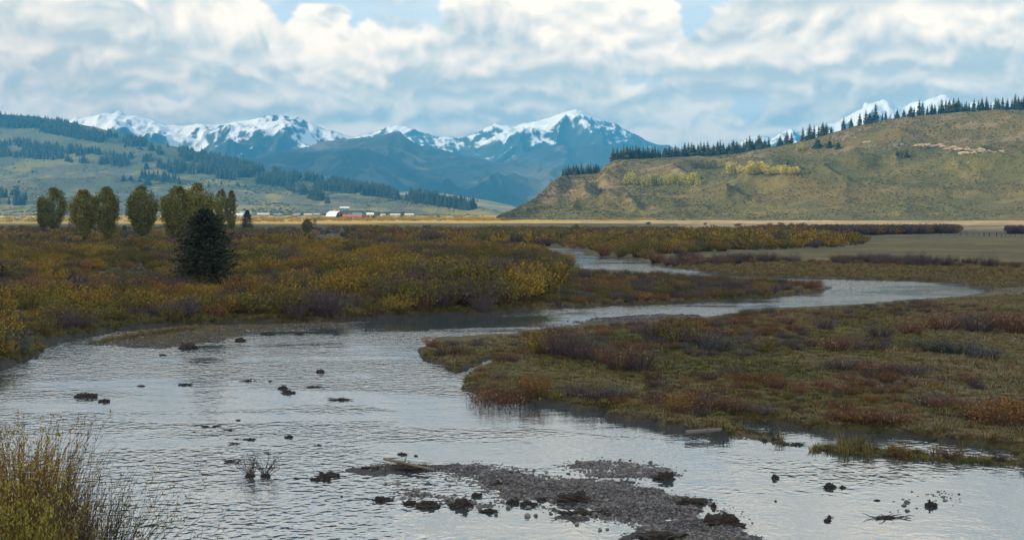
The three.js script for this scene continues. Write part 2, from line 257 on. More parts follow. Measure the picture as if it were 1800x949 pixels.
// ---------------------------------------------------------------- river surface: one level sheet, its relief in the normals
const ripple = (() => {
  const N = 2048, M = 120 / N, H = new Float32Array(N * N);            // 120 m square
  for (let j = 0; j < N; j++) for (let i = 0; i < N; i++) {
    const x = i * M - 60, d = j * M + 28, wx = x + 3.5 * n2(x * 0.05, d * 0.05), wd = d + 4 * n2(x * 0.045 + 7, d * 0.06);
    const s = 0.8 * n2(wx * 0.055 + wd * 0.03 + 5, wd * 0.085) + 0.45 * n2(wx * 0.16 + 3, wd * 0.28) + 0.5 * n2(wx * 0.09 + 21, wd * 0.42), calm = sst(-0.16, 0.14, s);     // rippled water and smoother tongues
    const along = x * 0.8 + d * 0.35;
    let h = 0.010 * n2(x * 0.5 + 2, d * 0.7) + 0.003 * n2(along * 1.5, d * 2.1);
    h += (0.24 + 1.5 * calm) * (0.012 * n2(x * 1.5, d * 2.0 + 4) + 0.014 * n2(x * 2.9 + 8, d * 3.6) + 0.012 * n2(x * 5.2, d * 5.8) + 0.009 * n2(x * 7.4 + 3, d * 7.9));
    H[j * N + i] = h;
  }
  const d = new Float32Array(N * N * 4);
  for (let j = 0; j < N; j++) for (let i = 0; i < N; i++) {
    const k = j * N + i, dx = (H[j * N + Math.min(i + 1, N - 1)] - H[j * N + Math.max(i - 1, 0)]) / (2 * M), dd = (H[Math.min(j + 1, N - 1) * N + i] - H[Math.max(j - 1, 0) * N + i]) / (2 * M), l = Math.hypot(dx, dd, 1);
    d[k * 4] = -dx / l * 0.5 + 0.5; d[k * 4 + 1] = -dd / l * 0.5 + 0.5; d[k * 4 + 2] = 1 / l * 0.5 + 0.5; d[k * 4 + 3] = 1;
  }
  const t = new THREE.DataTexture(d, N, N, THREE.RGBAFormat, THREE.FloatType); t.wrapS = t.wrapT = THREE.MirroredRepeatWrapping; t.magFilter = THREE.LinearFilter; t.needsUpdate = true; return t;
})();
const fineTex = texture(512, (u, v) => { const q = 0.5 + 0.5 * tileNoise(u, v, 18, 8) + 0.4 * tileNoise(u, v, 43, 9); return [q, q, q]; });
fineTex.repeat.set(24, 24);
const waterMat = new THREE.MeshPhysicalMaterial({ color: new THREE.Color().setRGB(0.045, 0.062, 0.068), roughness: 0.06, ior: 6, normalMap: ripple, normalScale: new THREE.Vector2(1, 1), bumpMap: fineTex, bumpScale: 0.004 });
{
  const D = [26, 60, 120, 240, 480, 700];
  const g = sheet(D.length, 9, (i, j) => { const d = D[j], hw = 25 + 0.5 * d, x = (i / 4 - 1) * hw; return { p: [x, 0, -d], uv: [(x + 60) / 120, (d - 28) / 120] }; });
  structure('river', g, waterMat);
}
// ---------------------------------------------------------------- hills and mountains
function hill(name, o, material) {
  const nv = o.nv, nb = 14, rows = nv + nb + 1;
  const point = (px, v) => {
    const b = o.base(px), r = o.ridge(px), dB = o.dBase(px), dR = o.dRidge(px);
    let p;
    if (v <= 1) { const d = lerp(dB, dR, v), s = o.shape ? o.shape(v, px) : v; p = at(px, lerp(b, r, s), d); const w = sst(0, 0.12, v); p.y += o.noise(p.x, -p.z, v) * w; }
    else { p = at(px, r, dR); const e = v - 1; p.z -= e * o.back; p.x *= (dR + e * o.back) / dR; p.y += o.noise(p.x, -p.z, 1) - e * e * 2.2 * o.drop; }
    return p;
  };
  const V = []; V.push(-0.02); for (let j = 0; j < nv; j++) V.push(j / (nv - 1)); for (let j = 1; j <= nb; j++) V.push(1 + j / nb * 0.9);
  const NU = o.nu, g = sheet(V.length, NU, (i, j) => {
    const px = lerp(o.px[0], o.px[1], i / (NU - 1)), v = V[j], p = point(px, Math.max(0, v)); if (v < 0) { p.y -= 8; }
    return { p: [p.x, p.y, p.z], c: [1, 1, 1], uv: [p.x / o.grain, p.z / o.grain] };
  });
  const P = g.attributes.position, N = g.attributes.normal, Cc = g.attributes.color;
  for (let k = 0; k < P.count; k++) { const i = k % NU, j = Math.floor(k / NU); const c = o.color(P.getX(k), P.getY(k), -P.getZ(k), N.getY(k), lerp(o.px[0], o.px[1], i / (NU - 1)), V[j]); Cc.setXYZ(k, c[0], c[1], c[2]); }
  const m = structure(name, g, material);
  // where a sight line meets the slope
  const vAt = (px, py) => { let lo = 0, hi = 1; for (let k = 0; k < 22; k++) { const mid = (lo + hi) / 2, q = pxOf(...point(px, mid).toArray())[1]; if (q > py) lo = mid; else hi = mid; } return (lo + hi) / 2; };
  return { mesh: m, point, place: (px, py) => point(px, vAt(px, py)) };
}
const sageTex = texture(1024, (u, v) => { const q = 0.86 + 0.40 * tileNoise(u, v, 24, 11) + 0.36 * tileNoise(u, v, 70, 12) + 0.15 * tileNoise(u, v, 9, 13); return [q * 1.02, q, q * 0.97]; });
const sageBump = texture(1024, (u, v) => { const q = 0.45 + 0.5 * tileNoise(u, v, 24, 11) + 0.5 * tileNoise(u, v, 70, 12); return [q, q, q]; });
const slopeMat = vmat(1.0, { map: sageTex, bumpMap: sageBump, bumpScale: 1.2 });

// right: the bare sagebrush bluff
const bluffRidge = curve([[840, 387], [870, 384], [900, 368], [940, 346], [980, 311], [1000, 306.5], [1052, 303], [1066, 290], [1080, 281.5], [1150, 278], [1250, 273], [1310, 267], [1400, 251], [1460, 235], [1500, 222], [1560, 210.5], [1620, 203.5], [1700, 196.5], [1800, 191], [2000, 182], [2300, 176]]);
const bench = (v, px) => { const k = sst(950, 1150, px), b = 0.5 + 0.04 * Math.sin(px * 0.011); let s = v + 0.055 * Math.sin(v * 9.5 + 0.4 + px * 0.002) * k * Math.sin(v * Math.PI); return s; };
const rightHill = hill('sagebrush_bluff', {
  px: [840, 2300], nu: 520, nv: 110, base: curve([[840, 387], [870, 387], [2300, 388]]), ridge: bluffRidge,
  dBase: curve([[840, 1400], [1000, 1370], [1200, 1330], [1800, 1290], [2300, 1250]]), dRidge: curve([[840, 1402], [870, 1425], [940, 1600], [1000, 1800], [1075, 1820], [1300, 1860], [1460, 1850], [1800, 1800], [2300, 1750]]),
  shape: bench, back: 900, drop: 60, grain: 60,
  noise: (x, d, v) => { const w = Math.sin(Math.min(v, 1) * Math.PI) * 0.85 + 0.10, warp = 40 * n2(x * 0.006, d * 0.006); return w * (32 * (ridged((x + warp) * 0.0075 + 2, d * 0.0045, 4) - 0.45) + 5 * fbm2(x * 0.014, d * 0.014, 3)) + 0.5 * fbm2(x * 0.09, d * 0.09, 2); },
  color: (x, y, d, ny, px, v) => {
    const a = fbm2(x * 0.006, d * 0.009, 4), b = fbm2(x * 0.03 + 5, d * 0.05, 3), e = fbm2(x * 0.015 + 30, d * 0.03, 3);
    let c = mixc([0.133, 0.105, 0.029], [0.095, 0.093, 0.024], sst(-0.3, 0.3, a + 0.3 * b));
    c = mixc(c, [0.221, 0.183, 0.047], 0.55 * sst(0.22, 0.6, e + 0.35 * b) * sst(0.75, 0.4, v));
    c = mixc(c, [0.272, 0.178, 0.111], 0.8 * sst(0.2, 0.55, b - a * 0.3 + (v > 0.55 && v < 0.9 ? 0.12 : -0.12)) * sst(1400, 1000, px) );
    return mixc(c, [0.255, 0.187, 0.111], 0.65 * sst(0.25, 0.6, b + 0.1 - 0.5 * a) * sst(0.45, 0.7, v));
  },
}, slopeMat);

// left: long forested hill
const leftRidge = curve([[-400, 178], [-100, 196], [0, 201], [55, 204], [110, 213], [165, 223], [230, 241], [300, 256], [380, 273], [440, 289], [500, 305], [560, 317], [620, 327], [700, 342], [780, 354], [830, 363], [880, 373], [930, 379]]);
const leftHill = hill('forested_hillside', {
  px: [-400, 930], nu: 420, nv: 120, base: curve([[-400, 380], [930, 379.5]]), ridge: leftRidge,
  dBase: curve([[-400, 2900], [930, 2950]]), dRidge: curve([[-400, 6000], [0, 5600], [400, 4600], [830, 3400], [930, 3000]]),
  shape: (v, px) => v + 0.05 * Math.sin(v * 8 + px * 0.004) * Math.sin(v * Math.PI), back: 1500, drop: 120, grain: 140,
  noise: (x, d, v) => (Math.sin(Math.min(v, 1) * Math.PI) * 0.9 + 0.08) * (34 * (ridged(x * 0.0016 + d * 0.0006, d * 0.0011, 4) - 0.45) + 12 * fbm2(x * 0.005, d * 0.005, 3)),
  color: (x, y, d, ny, px, v) => {
    const a = fbm2(x * 0.0022, d * 0.0016, 4), b = fbm2(x * 0.009 + 5, d * 0.006, 4);
    let c = mixc([0.129, 0.125, 0.065], [0.095, 0.110, 0.053], sst(-0.3, 0.3, a));
    c = mixc(c, [0.27, 0.225, 0.045], 0.85 * sst(0.02, 0.32, b + 0.25 * a) * sst(0.9, 0.5, v));
    return mixc(c, [0.075, 0.09, 0.04], 0.6 * sst(0.05, 0.4, -b + a * 0.5));
  },
}, vmat(1.0, { map: sageTex, bumpMap: sageBump, bumpScale: 3 }));
const meadowHill = hill('meadow_rise', {
  px: [600, 960], nu: 120, nv: 40, base: curve([[600, 378], [960, 378]]), ridge: curve([[600, 352], [660, 340], [740, 336.5], [800, 344], [860, 354], [900, 362], [940, 373], [960, 377]]),
  dBase: curve([[600, 3500], [960, 3500]]), dRidge: curve([[600, 4700], [900, 4300], [960, 3900]]), back: 1200, drop: 90, grain: 140,
  noise: (x, d, v) => 6 * fbm2(x * 0.004, d * 0.004, 3),
  color: (x, y, d) => mixc([0.16, 0.155, 0.08], [0.30, 0.25, 0.07], sst(-0.1, 0.4, fbm2(x * 0.004, d * 0.004, 4))),
}, vmat(1.0, { map: sageTex }));

// mountains: straight columns, spurs and gullies in world coordinates
function mountain(name, o) {
  const ridgeY = curve(o.ridge.map(([a, b]) => { const p = at(a, b, o.depth); return [p.x, p.y]; }));
  const xa = at(o.ridge[0][0], 300, o.depth).x, xb = at(o.ridge[o.ridge.length - 1][0], 300, o.depth).x, NU = o.nu, NV = o.nv, NB = 16;
  const H = (x, v) => {
    const R = ridgeY(x), back = v > 1, w = back ? 0 : v, d = lerp(o.foot, o.depth, v), f = o.freq, warp = 900 * n2(x * 0.00035 + 3, d * 0.00035);
    const spur = ridged((x + warp * 0.7) * f, d * f * 0.55 + x * f * 0.15, 6) - 0.42;
    const env = back ? 0.5 : Math.sin(Math.PI * Math.pow(w, 0.85)) * 0.95 + 0.05;
    const basey = back ? R * (1 - (v - 1) * 1.3) : R * Math.pow(w, o.pow ?? 1.15);
    return basey + o.amp * spur * env + (o.rough ?? 26) * (fbm2(x * 0.006, d * 0.006, 4) + 1.2 * ridged(x * 0.005 + 9, d * 0.0032, 4) - 0.5) * (w > 0.97 ? 0.45 : 1);
  };
  const V = []; for (let j = 0; j < NV; j++) V.push(j / (NV - 1)); for (let j = 1; j <= NB; j++) V.push(1 + j / NB * 0.5);
  const g = sheet(V.length, NU, (i, j) => { const x = lerp(xa, xb, i / (NU - 1)), v = V[j], d = lerp(o.foot, o.depth, v); return { p: [x, H(x, v), -d], uv: [x / 400, d / 400] }; });
  const P = g.attributes.position, N = g.attributes.normal, Cc = g.attributes.color;
  for (let k = 0; k < P.count; k++) { const c = o.color(P.getX(k), P.getY(k), -P.getZ(k), N.getY(k), ridgeY(P.getX(k)), N.getX(k)); Cc.setXYZ(k, c[0], c[1], c[2]); }
  return structure(name, g, vmat(1.0));
}
const forestRock = (x, y, d, ny) => { const a = fbm2(x * 0.0011, d * 0.0011, 5), b = fbm2(x * 0.006, d * 0.006, 3); return mixc(mixc([0.022, 0.032, 0.030], [0.040, 0.046, 0.038], sst(-0.2, 0.35, a)), [0.12, 0.11, 0.09], sst(0.30, 0.6, b + 0.3 * a)); };
const snowy = (line, spread, lowline = 0) => (x, y, d, ny, R, nx) => {
  const a = fbm2(x * 0.0016 + 4, d * 0.0016, 5), b = fbm2(x * 0.016 + d * 0.004, d * 0.005, 4), c = forestRock(x, y, d, ny);
  const t = (y - line) / spread + 1.1 * a + 1.15 * b + (ny - 0.80) * 3.2 - Math.max(0, nx) * 0.5;
  return mixc(c, [0.86, 0.87, 0.88], sst(-0.22, 0.34, t));
};
mountain('snow_mountain', { depth: 10600, foot: 8300, nu: 420, nv: 150, freq: 0.0013, amp: 340, ridge: [[20, 240], [60, 232], [100, 222], [122, 215], [160, 203], [185, 199], [215, 202], [235, 203], [270, 210], [300, 218], [325, 222], [345, 217], [375, 218], [400, 216], [430, 210], [455, 203], [480, 200.5], [497, 202], [520, 208], [545, 216], [570, 225], [600, 233], [640, 246], [720, 270]], color: snowy(545, 280) });
mountain('snow_mountain', { depth: 11400, foot: 8800, nu: 460, nv: 150, freq: 0.0012, amp: 350, ridge: [[560, 255], [590, 243], [620, 237], [650, 232], [680, 222], [698, 218.5], [715, 224], [740, 233], [765, 240], [790, 237], [805, 240], [835, 232], [870, 220], [905, 220], [935, 211], [965, 203], [990, 196], [1012, 191], [1030, 196], [1060, 211], [1080, 217], [1100, 226], [1130, 243], [1160, 255], [1250, 262], [1400, 275]], color: snowy(610, 270) });
mountain('snow_mountain', { depth: 12200, foot: 9800, nu: 360, nv: 130, freq: 0.0021, amp: 380, rough: 45, ridge: [[1260, 280], [1290, 262], [1318, 240], [1338, 233], [1355, 241], [1375, 232], [1390, 224], [1405, 232], [1430, 226], [1460, 214], [1490, 203], [1510, 189], [1530, 182], [1555, 173.5], [1575, 183], [1590, 187], [1610, 180], [1640, 172], [1660, 170], [1700, 180], [1750, 177], [1790, 183], [1830, 190], [1900, 202], [2100, 225]], color: snowy(470, 290) });
mountain('forested_mountain', { depth: 9300, foot: 7600, nu: 240, nv: 100, freq: 0.0016, amp: 150, rough: 14, ridge: [[820, 320], [880, 290], [920, 270], [960, 256.5], [985, 252], [1010, 258], [1040, 254], [1080, 256], [1120, 262], [1200, 275], [1320, 290]], color: (x, y, d, ny) => mixc(forestRock(x, y, d, ny), [0.12, 0.12, 0.08], 0.5 * sst(-0.1, 0.3, fbm2(x * 0.002 + 9, d * 0.002, 4))) });
mountain('forested_mountain', { depth: 8200, foot: 5600, nu: 380, nv: 150, freq: 0.0013, amp: 210, rough: 16, ridge: [[300, 330], [380, 302], [430, 280], [480, 268], [530, 258.5], [580, 250], [620, 243.5], [650, 240], [690, 234], [715, 243], [740, 255], [780, 262], [820, 272], [860, 281], [900, 287], [960, 300], [1040, 325], [1120, 350]], color: (x, y, d, ny) => mixc(forestRock(x, y, d, ny), [0.14, 0.12, 0.08], sst(-300, 400, x) * 0.8 * sst(-0.05, 0.3, fbm2(x * 0.0016 + 2, d * 0.0016, 4))) });
console.log('hills done');

// ---------------------------------------------------------------- drifting clouds to the left, whose shadows lie on the valley and on the far slopes
function cloudOver(shade, height, thick, seed, label) {              // shade: outline of the shadow as [x, depth] on the ground
  const t = height / SUN.y, q = shade.map(([x, d]) => [x, d]); const xs = q.map((p) => p[0]), ds = q.map((p) => p[1]), cx = (Math.min(...xs) + Math.max(...xs)) / 2, cd = (Math.min(...ds) + Math.max(...ds)) / 2;
  const N = 260, M = 14, P = [], I = [];
  // closed outline, resampled
  const len = [0]; for (let i = 0; i < q.length; i++) { const a = q[i], b = q[(i + 1) % q.length]; len.push(len[i] + Math.hypot(b[0] - a[0], b[1] - a[1])); }
  const edge = (s) => { const L = ((s % 1) + 1) % 1 * len[q.length]; let i = 0; while (len[i + 1] < L) i++; const f = (L - len[i]) / (len[i + 1] - len[i]), a = q[i], b = q[(i + 1) % q.length]; return [lerp(a[0], b[0], f), lerp(a[1], b[1], f)]; };
  for (const side of [1, -1]) for (let j = 0; j <= M; j++) for (let i = 0; i < N; i++) {
    const [ex, ed] = edge(i / N), r = Math.cos(j / M * Math.PI / 2), f = j === M ? 0 : r, X = cx + (ex - cx) * f, Dd = cd + (ed - cd) * f, k = Math.max(0, 1 - f * f);
    const bump = 1 + 0.55 * fbm2(X / 260 + seed, Dd / 260, 4), h = side > 0 ? thick * k * bump : -thick * 0.18 * k * bump;
    P.push(X + SUN.x * t, height + h, -Dd + SUN.z * t);
  }
  for (let s = 0; s < 2; s++) for (let j = 0; j < M; j++) for (let i = 0; i < N; i++) { const o = s * (M + 1) * N, a = o + j * N + i, b = o + j * N + (i + 1) % N, c = a + N, e = b + N; if (s === 0) I.push(a, b, e, a, e, c); else I.push(a, e, b, a, c, e); }
  const g = new THREE.BufferGeometry(); g.setAttribute('position', new THREE.Float32BufferAttribute(P, 3)); g.setIndex(I); g.computeVertexNormals();
  const m = new THREE.Mesh(g, mat(0.9, 0.9, 0.9, 1)); m.name = numbered('cloud'); tag(m, label, 'cloud', 'drifting clouds', 'structure'); scene.add(shadow(m));
}
const e0 = onPlane(-200, 392.6, 0.5)[1], wob = (x) => 1 + 0.03 * Math.sin(x * 0.013) + 0.02 * Math.sin(x * 0.041);
const far = []; for (let x = -1400; x <= 1400; x += 40) { const px = 900 + x / 900 * F, D = onPlane(0, lerp(392.8, 401, sst(900, 1900, 900 + x / 850 * F)), 0.5)[1]; far.push([x, D * wob(x)]); }
cloudOver([[-1400, -500], ...far, [1400, -500]], 1500, 260, 3, 'broad low cloud left of the view over the valley');
cloudOver([[-2300, 5600], [-2200, 8600], [-900, 9000], [-500, 8300], [-300, 7600], [100, 7300], [250, 6600], [-200, 6300], [-700, 5700]], 2600, 300, 9, 'small cloud far left of the view above the mountains');
// ---------------------------------------------------------------- trees
const aspenMat = new THREE.MeshPhysicalMaterial({ vertexColors: true, roughness: 1, transmission: 0.35, thickness: 0 });
const leafMat = vmat(0.9), barkMat = vmat(0.95);
// things of one look: tell them apart by their order across the view
function individuate(made) { const word = ['leftmost', 'second from left', 'third from left', 'fourth from left', 'fifth from left', 'sixth from left', 'seventh from left', 'eighth from left', 'ninth from left', 'tenth from left']; for (const k in made) { const l = made[k]; if (l.length < 2) continue; l.sort((a, b) => a.position.x / -a.position.z - b.position.x / -b.position.z); l.forEach((o, i) => { const w = k.split(' '), at = w.findIndex((t, j) => j > 0 && /^(on|in|at|below|above|beside)$/.test(t)); o.userData.label = [...w.slice(0, at), (i < 10 ? word[i] : i === l.length - 1 ? 'rightmost' : (i + 1) + 'th from left'), ...w.slice(at)].join(' '); }); } }
function coniferGeo(seed, w = 0.26, tiers = 13, dark = [0.028, 0.042, 0.02], spikes = 12) {       // one unit tall
  const r = rng(seed), s = new Soup(), t = new Soup();
  t.stick([0, 0, 0], [0, 0.96, 0], 0.016, 0.003, [0.07, 0.05, 0.04], 5);
  for (let k = 0; k < tiers; k++) {
    const f = k / (tiers - 1), y = 0.08 + 0.88 * Math.pow(f, 0.92), R = w * (Math.pow(1 - f, 0.72) * (0.85 + 0.4 * r()) + 0.05), n = Math.max(4, Math.round(spikes * (1 - f * 0.45)));
    for (let i = 0; i < n; i++) {
      const a = (i + r() * 0.8) / n * Math.PI * 2, L = R * (0.65 + 0.5 * r()), dy = -L * (0.25 + 0.45 * r()), c = Math.cos(a), q = Math.sin(a), wd = L * 0.55, col = jit(dark, r, 0.35);
      const o = [0, y + 0.03, 0], e = [c * L, y + dy, q * L], m = [c * L * 0.55, y + dy * 0.35 + 0.012, q * L * 0.55], a1 = [m[0] - q * wd, m[1] - 0.02, m[2] + c * wd], a2 = [m[0] + q * wd, m[1] - 0.02, m[2] - c * wd];
      const up = norm([c, 0.55, q]);
      s.quad(o, a1, e, a2, col, up, 0.4);
    }
  }
  s.tri([-0.012, 0.93, 0], [0.012, 0.93, 0], [0, 1.02, 0], dark, [0, 0.3, 1]); s.tri([0, 0.93, -0.012], [0, 0.93, 0.012], [0, 1.02, 0], dark, [1, 0.3, 0]);
  return { crown: s.geo(), trunk: t.geo() };
}
const CON = [coniferGeo(1, 0.21, 14), coniferGeo(2, 0.26, 13), coniferGeo(3, 0.17, 15), coniferGeo(4, 0.29, 12)];
const CONY = [coniferGeo(5, 0.22, 13, [0.045, 0.055, 0.02]), coniferGeo(6, 0.19, 13, [0.035, 0.05, 0.022])];
function conifer(p, h, v, label, group, name = 'conifer_tree', wide = 1) {
  const G = [...CON, ...CONY][v % 6], o = thing(name, label, 'tree', p, (p.x * 13.7) % 6.28, group); o.scale.set(h * wide * 1.25, h, h * wide * 1.25);
  part(o, 'trunk', G.trunk, barkMat); part(o, 'crown', G.crown, leafMat); return o;
}
function deadGeo(seed) { const r = rng(seed), s = new Soup(); s.stick([0, 0, 0], [0, 1, 0], 0.02, 0.004, [0.13, 0.11, 0.11]); for (let k = 0; k < 22; k++) { const y = 0.2 + 0.75 * r(), a = r() * 6.28, L = 0.13 * (1.1 - y) + 0.03; s.stick([0, y, 0], [Math.cos(a) * L, y + L * (r() * 0.8 - 0.5), Math.sin(a) * L], 0.011, 0.004, jit([0.12, 0.10, 0.105], r)); } return s.geo(); }
function bushyGeo(seed, cols, n, sx, leaf, base = 0.0) {             // a round small-leaved crown one unit tall, clumped
  const r = rng(seed), s = new Soup(), cl = [];
  for (let k = 0; k < 16; k++) { const a = r() * 6.28, q = Math.sqrt(r()) * sx * 0.72, y = base + 0.2 + 0.62 * r(); cl.push([Math.cos(a) * q * Math.sin(Math.PI * clamp(y, 0.12, 0.95)), y, Math.sin(a) * q * Math.sin(Math.PI * clamp(y, 0.12, 0.95)), 0.13 + 0.08 * r()]); }
  for (let k = 0; k < n; k++) { const c = cl[Math.floor(r() * cl.length)], d = norm([r() - 0.5, r() - 0.5, r() - 0.5]), q = c[3] * Math.cbrt(0.3 + 0.7 * r()), p = [c[0] + d[0] * q, Math.max(0.02, c[1] + d[1] * q * 1.1), c[2] + d[2] * q], o = norm([p[0] + d[0] * 0.3, (p[1] - 0.4) + d[1] * 0.3, p[2] + d[2] * 0.3]); s.leaf(p, norm([d[0], d[1] + 0.4, d[2]]), leaf * (0.7 + 0.6 * r()), leaf * 0.7, jit(cols[Math.floor(r() * cols.length)], r, 0.3), norm([o[0], o[1] + 0.35, o[2]]), r); }
  return s.geo();
}
const lobes = (seed, n = 9) => { const r = rng(seed), s = new Soup(); for (let k = 0; k < n; k++) { const a = r() * 6.28; s.stick([0, 0, 0], [Math.cos(a) * 0.16 * r(), 0.55 + 0.25 * r(), Math.sin(a) * 0.16 * r()], 0.014, 0.005, [0.20, 0.18, 0.14]); } return s.geo(); };
const ASP = [21, 22, 23].map((k) => bushyGeo(k, [[0.364, 0.350, 0.049], [0.294, 0.308, 0.049], [0.434, 0.392, 0.063]], 420, 0.36, 0.085)), ASPT = lobes(31);
const ASPY = [24, 25].map((k) => bushyGeo(k, [[0.560, 0.476, 0.084], [0.462, 0.420, 0.084]], 420, 0.30, 0.085));

// conifers along the brow of the bluff
{
  const r = rng(501), where = (px) => px < 1080 ? 'on the low left shoulder' : px < 1335 ? 'in the dense row on the left brow' : px < 1470 ? 'in the gappy row on the middle brow' : px < 1620 ? 'on the brow below the snowy peak' : 'in the close row on the right brow';
  const made = {};
  const add = (px, hpx, dv = 1.0, v = Math.floor(r() * 6)) => { const p = rightHill.point(px, dv), h = hpx * -p.z / F; p.y -= 0.4; conifer(p, h * 1.05, v, (hpx > 27 ? 'tall ' : hpx < 17 ? 'short ' : '') + 'dark conifer ' + where(px), 'conifers along the bluff brow'); const o = scene.children[scene.children.length - 1]; (made[o.userData.label] ??= []).push(o); };
  for (let px = 1078; px < 1335; px += 4.1 + 2.6 * r()) add(px, 15 + 12 * r() + (px > 1200 ? 2 : 0), 1.0 + 0.03 * r());
  for (let px = 1085; px < 1330; px += 7 + 4 * r()) add(px, 20 + 8 * r(), 1.05 + 0.04 * r());
  for (let px = 990; px < 1056; px += 3.6 + 2 * r()) add(px, 14 + 8 * r(), 1.0 + 0.04 * r());
  for (const [px, h] of [[1338, 22], [1345, 16], [1352, 18], [1372, 18], [1384, 24], [1392, 20], [1412, 24], [1424, 27], [1432, 22], [1440, 20], [1447, 24], [1453, 21], [1462, 13], [1484, 22], [1497, 18], [1512, 22], [1523, 25], [1530, 19], [1540, 32], [1552, 12], [1558, 16], [1578, 15], [1590, 14], [1602, 20], [1608, 17]]) add(px, h);
  for (let px = 1617; px < 1812; px += 4.5 + 4.5 * r()) add(px, 17 + 14 * r(), 1.0 + 0.03 * r(), r() < 0.6 ? [0, 2][Math.floor(r() * 2)] : Math.floor(r() * 6));
  for (let px = 1640; px < 1812; px += 10 + 7 * r()) add(px, 20 + 8 * r(), 1.06);
  for (const [px, py, h, l] of [[1385, 296, 17, 'lone conifer at the edge of the yellow aspens on the slope'], [1438, 259, 18, 'left conifer of three below the bluff brow'], [1459, 259, 16, 'middle broad conifer of three below the bluff brow'], [1474, 261, 16, 'right conifer of three below the bluff brow'], [1578, 273, 11, 'small conifer left of the pale rock outcrop on the slope'], [1595, 276, 13, 'small conifer under the pale rock outcrop on the slope']]) { const p = rightHill.place(px, py); p.y -= 0.3; conifer(p, h * -p.z / F, Math.floor(r() * 6), l, undefined, 'conifer_tree', 1.35); }
  // aspens in leaf on the bench
  const asp = (px, py, hpx, set, label) => { const p = rightHill.place(px, py), h = hpx * -p.z / F; p.y -= 0.3; const o = thing('aspen_tree', label, 'tree', p, r() * 6.28, 'aspens on the bluff'); o.scale.set(h * 1.2, h * 1.12, h * 1.2); part(o, 'trunk', ASPT, barkMat); part(o, 'crown', set[Math.floor(r() * set.length)], aspenMat); (made[label] ??= []).push(o); };
  for (let px = 1100; px < 1232; px += 5 + 4 * r()) asp(px, 327 - 3 * r() - (px < 1110 ? 2 : 0), 14 + 10 * r() * (px > 1190 || px < 1160 ? 1 : 0.5), ASP, 'green-yellow aspen in the clump on the lower bench of the bluff');
  for (let px = 1282; px < 1345; px += 4.5 + 4 * r()) asp(px, 308 - 2 * r(), 12 + 10 * r(), ASPY, 'bright yellow aspen in the grove on the middle bench of the bluff');
  for (let px = 1348; px < 1402; px += 4.5 + 4 * r()) asp(px, 309 - 2 * r(), 12 + 6 * r(), ASPY, 'pale yellow aspen in the thin grove beside the lone conifer');
  asp(1403, 267, 14, ASP, 'green shrub-like aspen just below the bluff brow'); asp(1413, 266, 12, ASP, 'round green aspen just below the bluff brow'); asp(1272, 311, 8, ASP, 'low green aspen bush left of the yellow grove'); asp(1345, 318, 6, ASP, 'small yellow-green bush under the yellow grove');
  for (let px = 1215; px < 1260; px += 7) asp(px, 297 - r() * 3, 9 + 5 * r(), [bushyGeo(29, [[0.06, 0.07, 0.035]], 300, 0.4, 0.09)], 'dull dark aspen in the hollow above the aspen clump');
  individuate(made);
}
// woods on the long left hillside: a mass, with the loose trees below it one by one
function inPoly(pts) { return (x, y) => { let c = false; for (let i = 0, j = pts.length - 1; i < pts.length; j = i++) { const [xi, yi] = pts[i], [xj, yj] = pts[j]; if ((yi > y) !== (yj > y) && x < (xj - xi) * (y - yi) / (yj - yi) + xi) c = !c; } return c; }; }
const dummy = new THREE.Object3D(), tint = new THREE.Color();
function scatter(parent, name, geometry, material, list) {          // list: [x, y, z, sx, sy, turn, r, g, b]
  if (!list.length) return; const m = new THREE.InstancedMesh(geometry, material, list.length); m.name = name; m.userData.kind = 'stuff'; m.castShadow = m.receiveShadow = true;
  list.forEach((q, i) => { dummy.position.set(q[0], q[1], q[2]); dummy.scale.set(q[3], q[4], q[3]); dummy.rotation.set(0, q[5], 0); dummy.updateMatrix(); m.setMatrixAt(i, dummy.matrix); if (q.length > 6) m.setColorAt(i, tint.setRGB(q[6], q[7], q[8])); });
  parent.add(m); return m;
}
function mass(name, label, category) { const g = new THREE.Group(); g.name = numbered(name); tag(g, label, category, undefined, 'stuff'); scene.add(g); return g; }
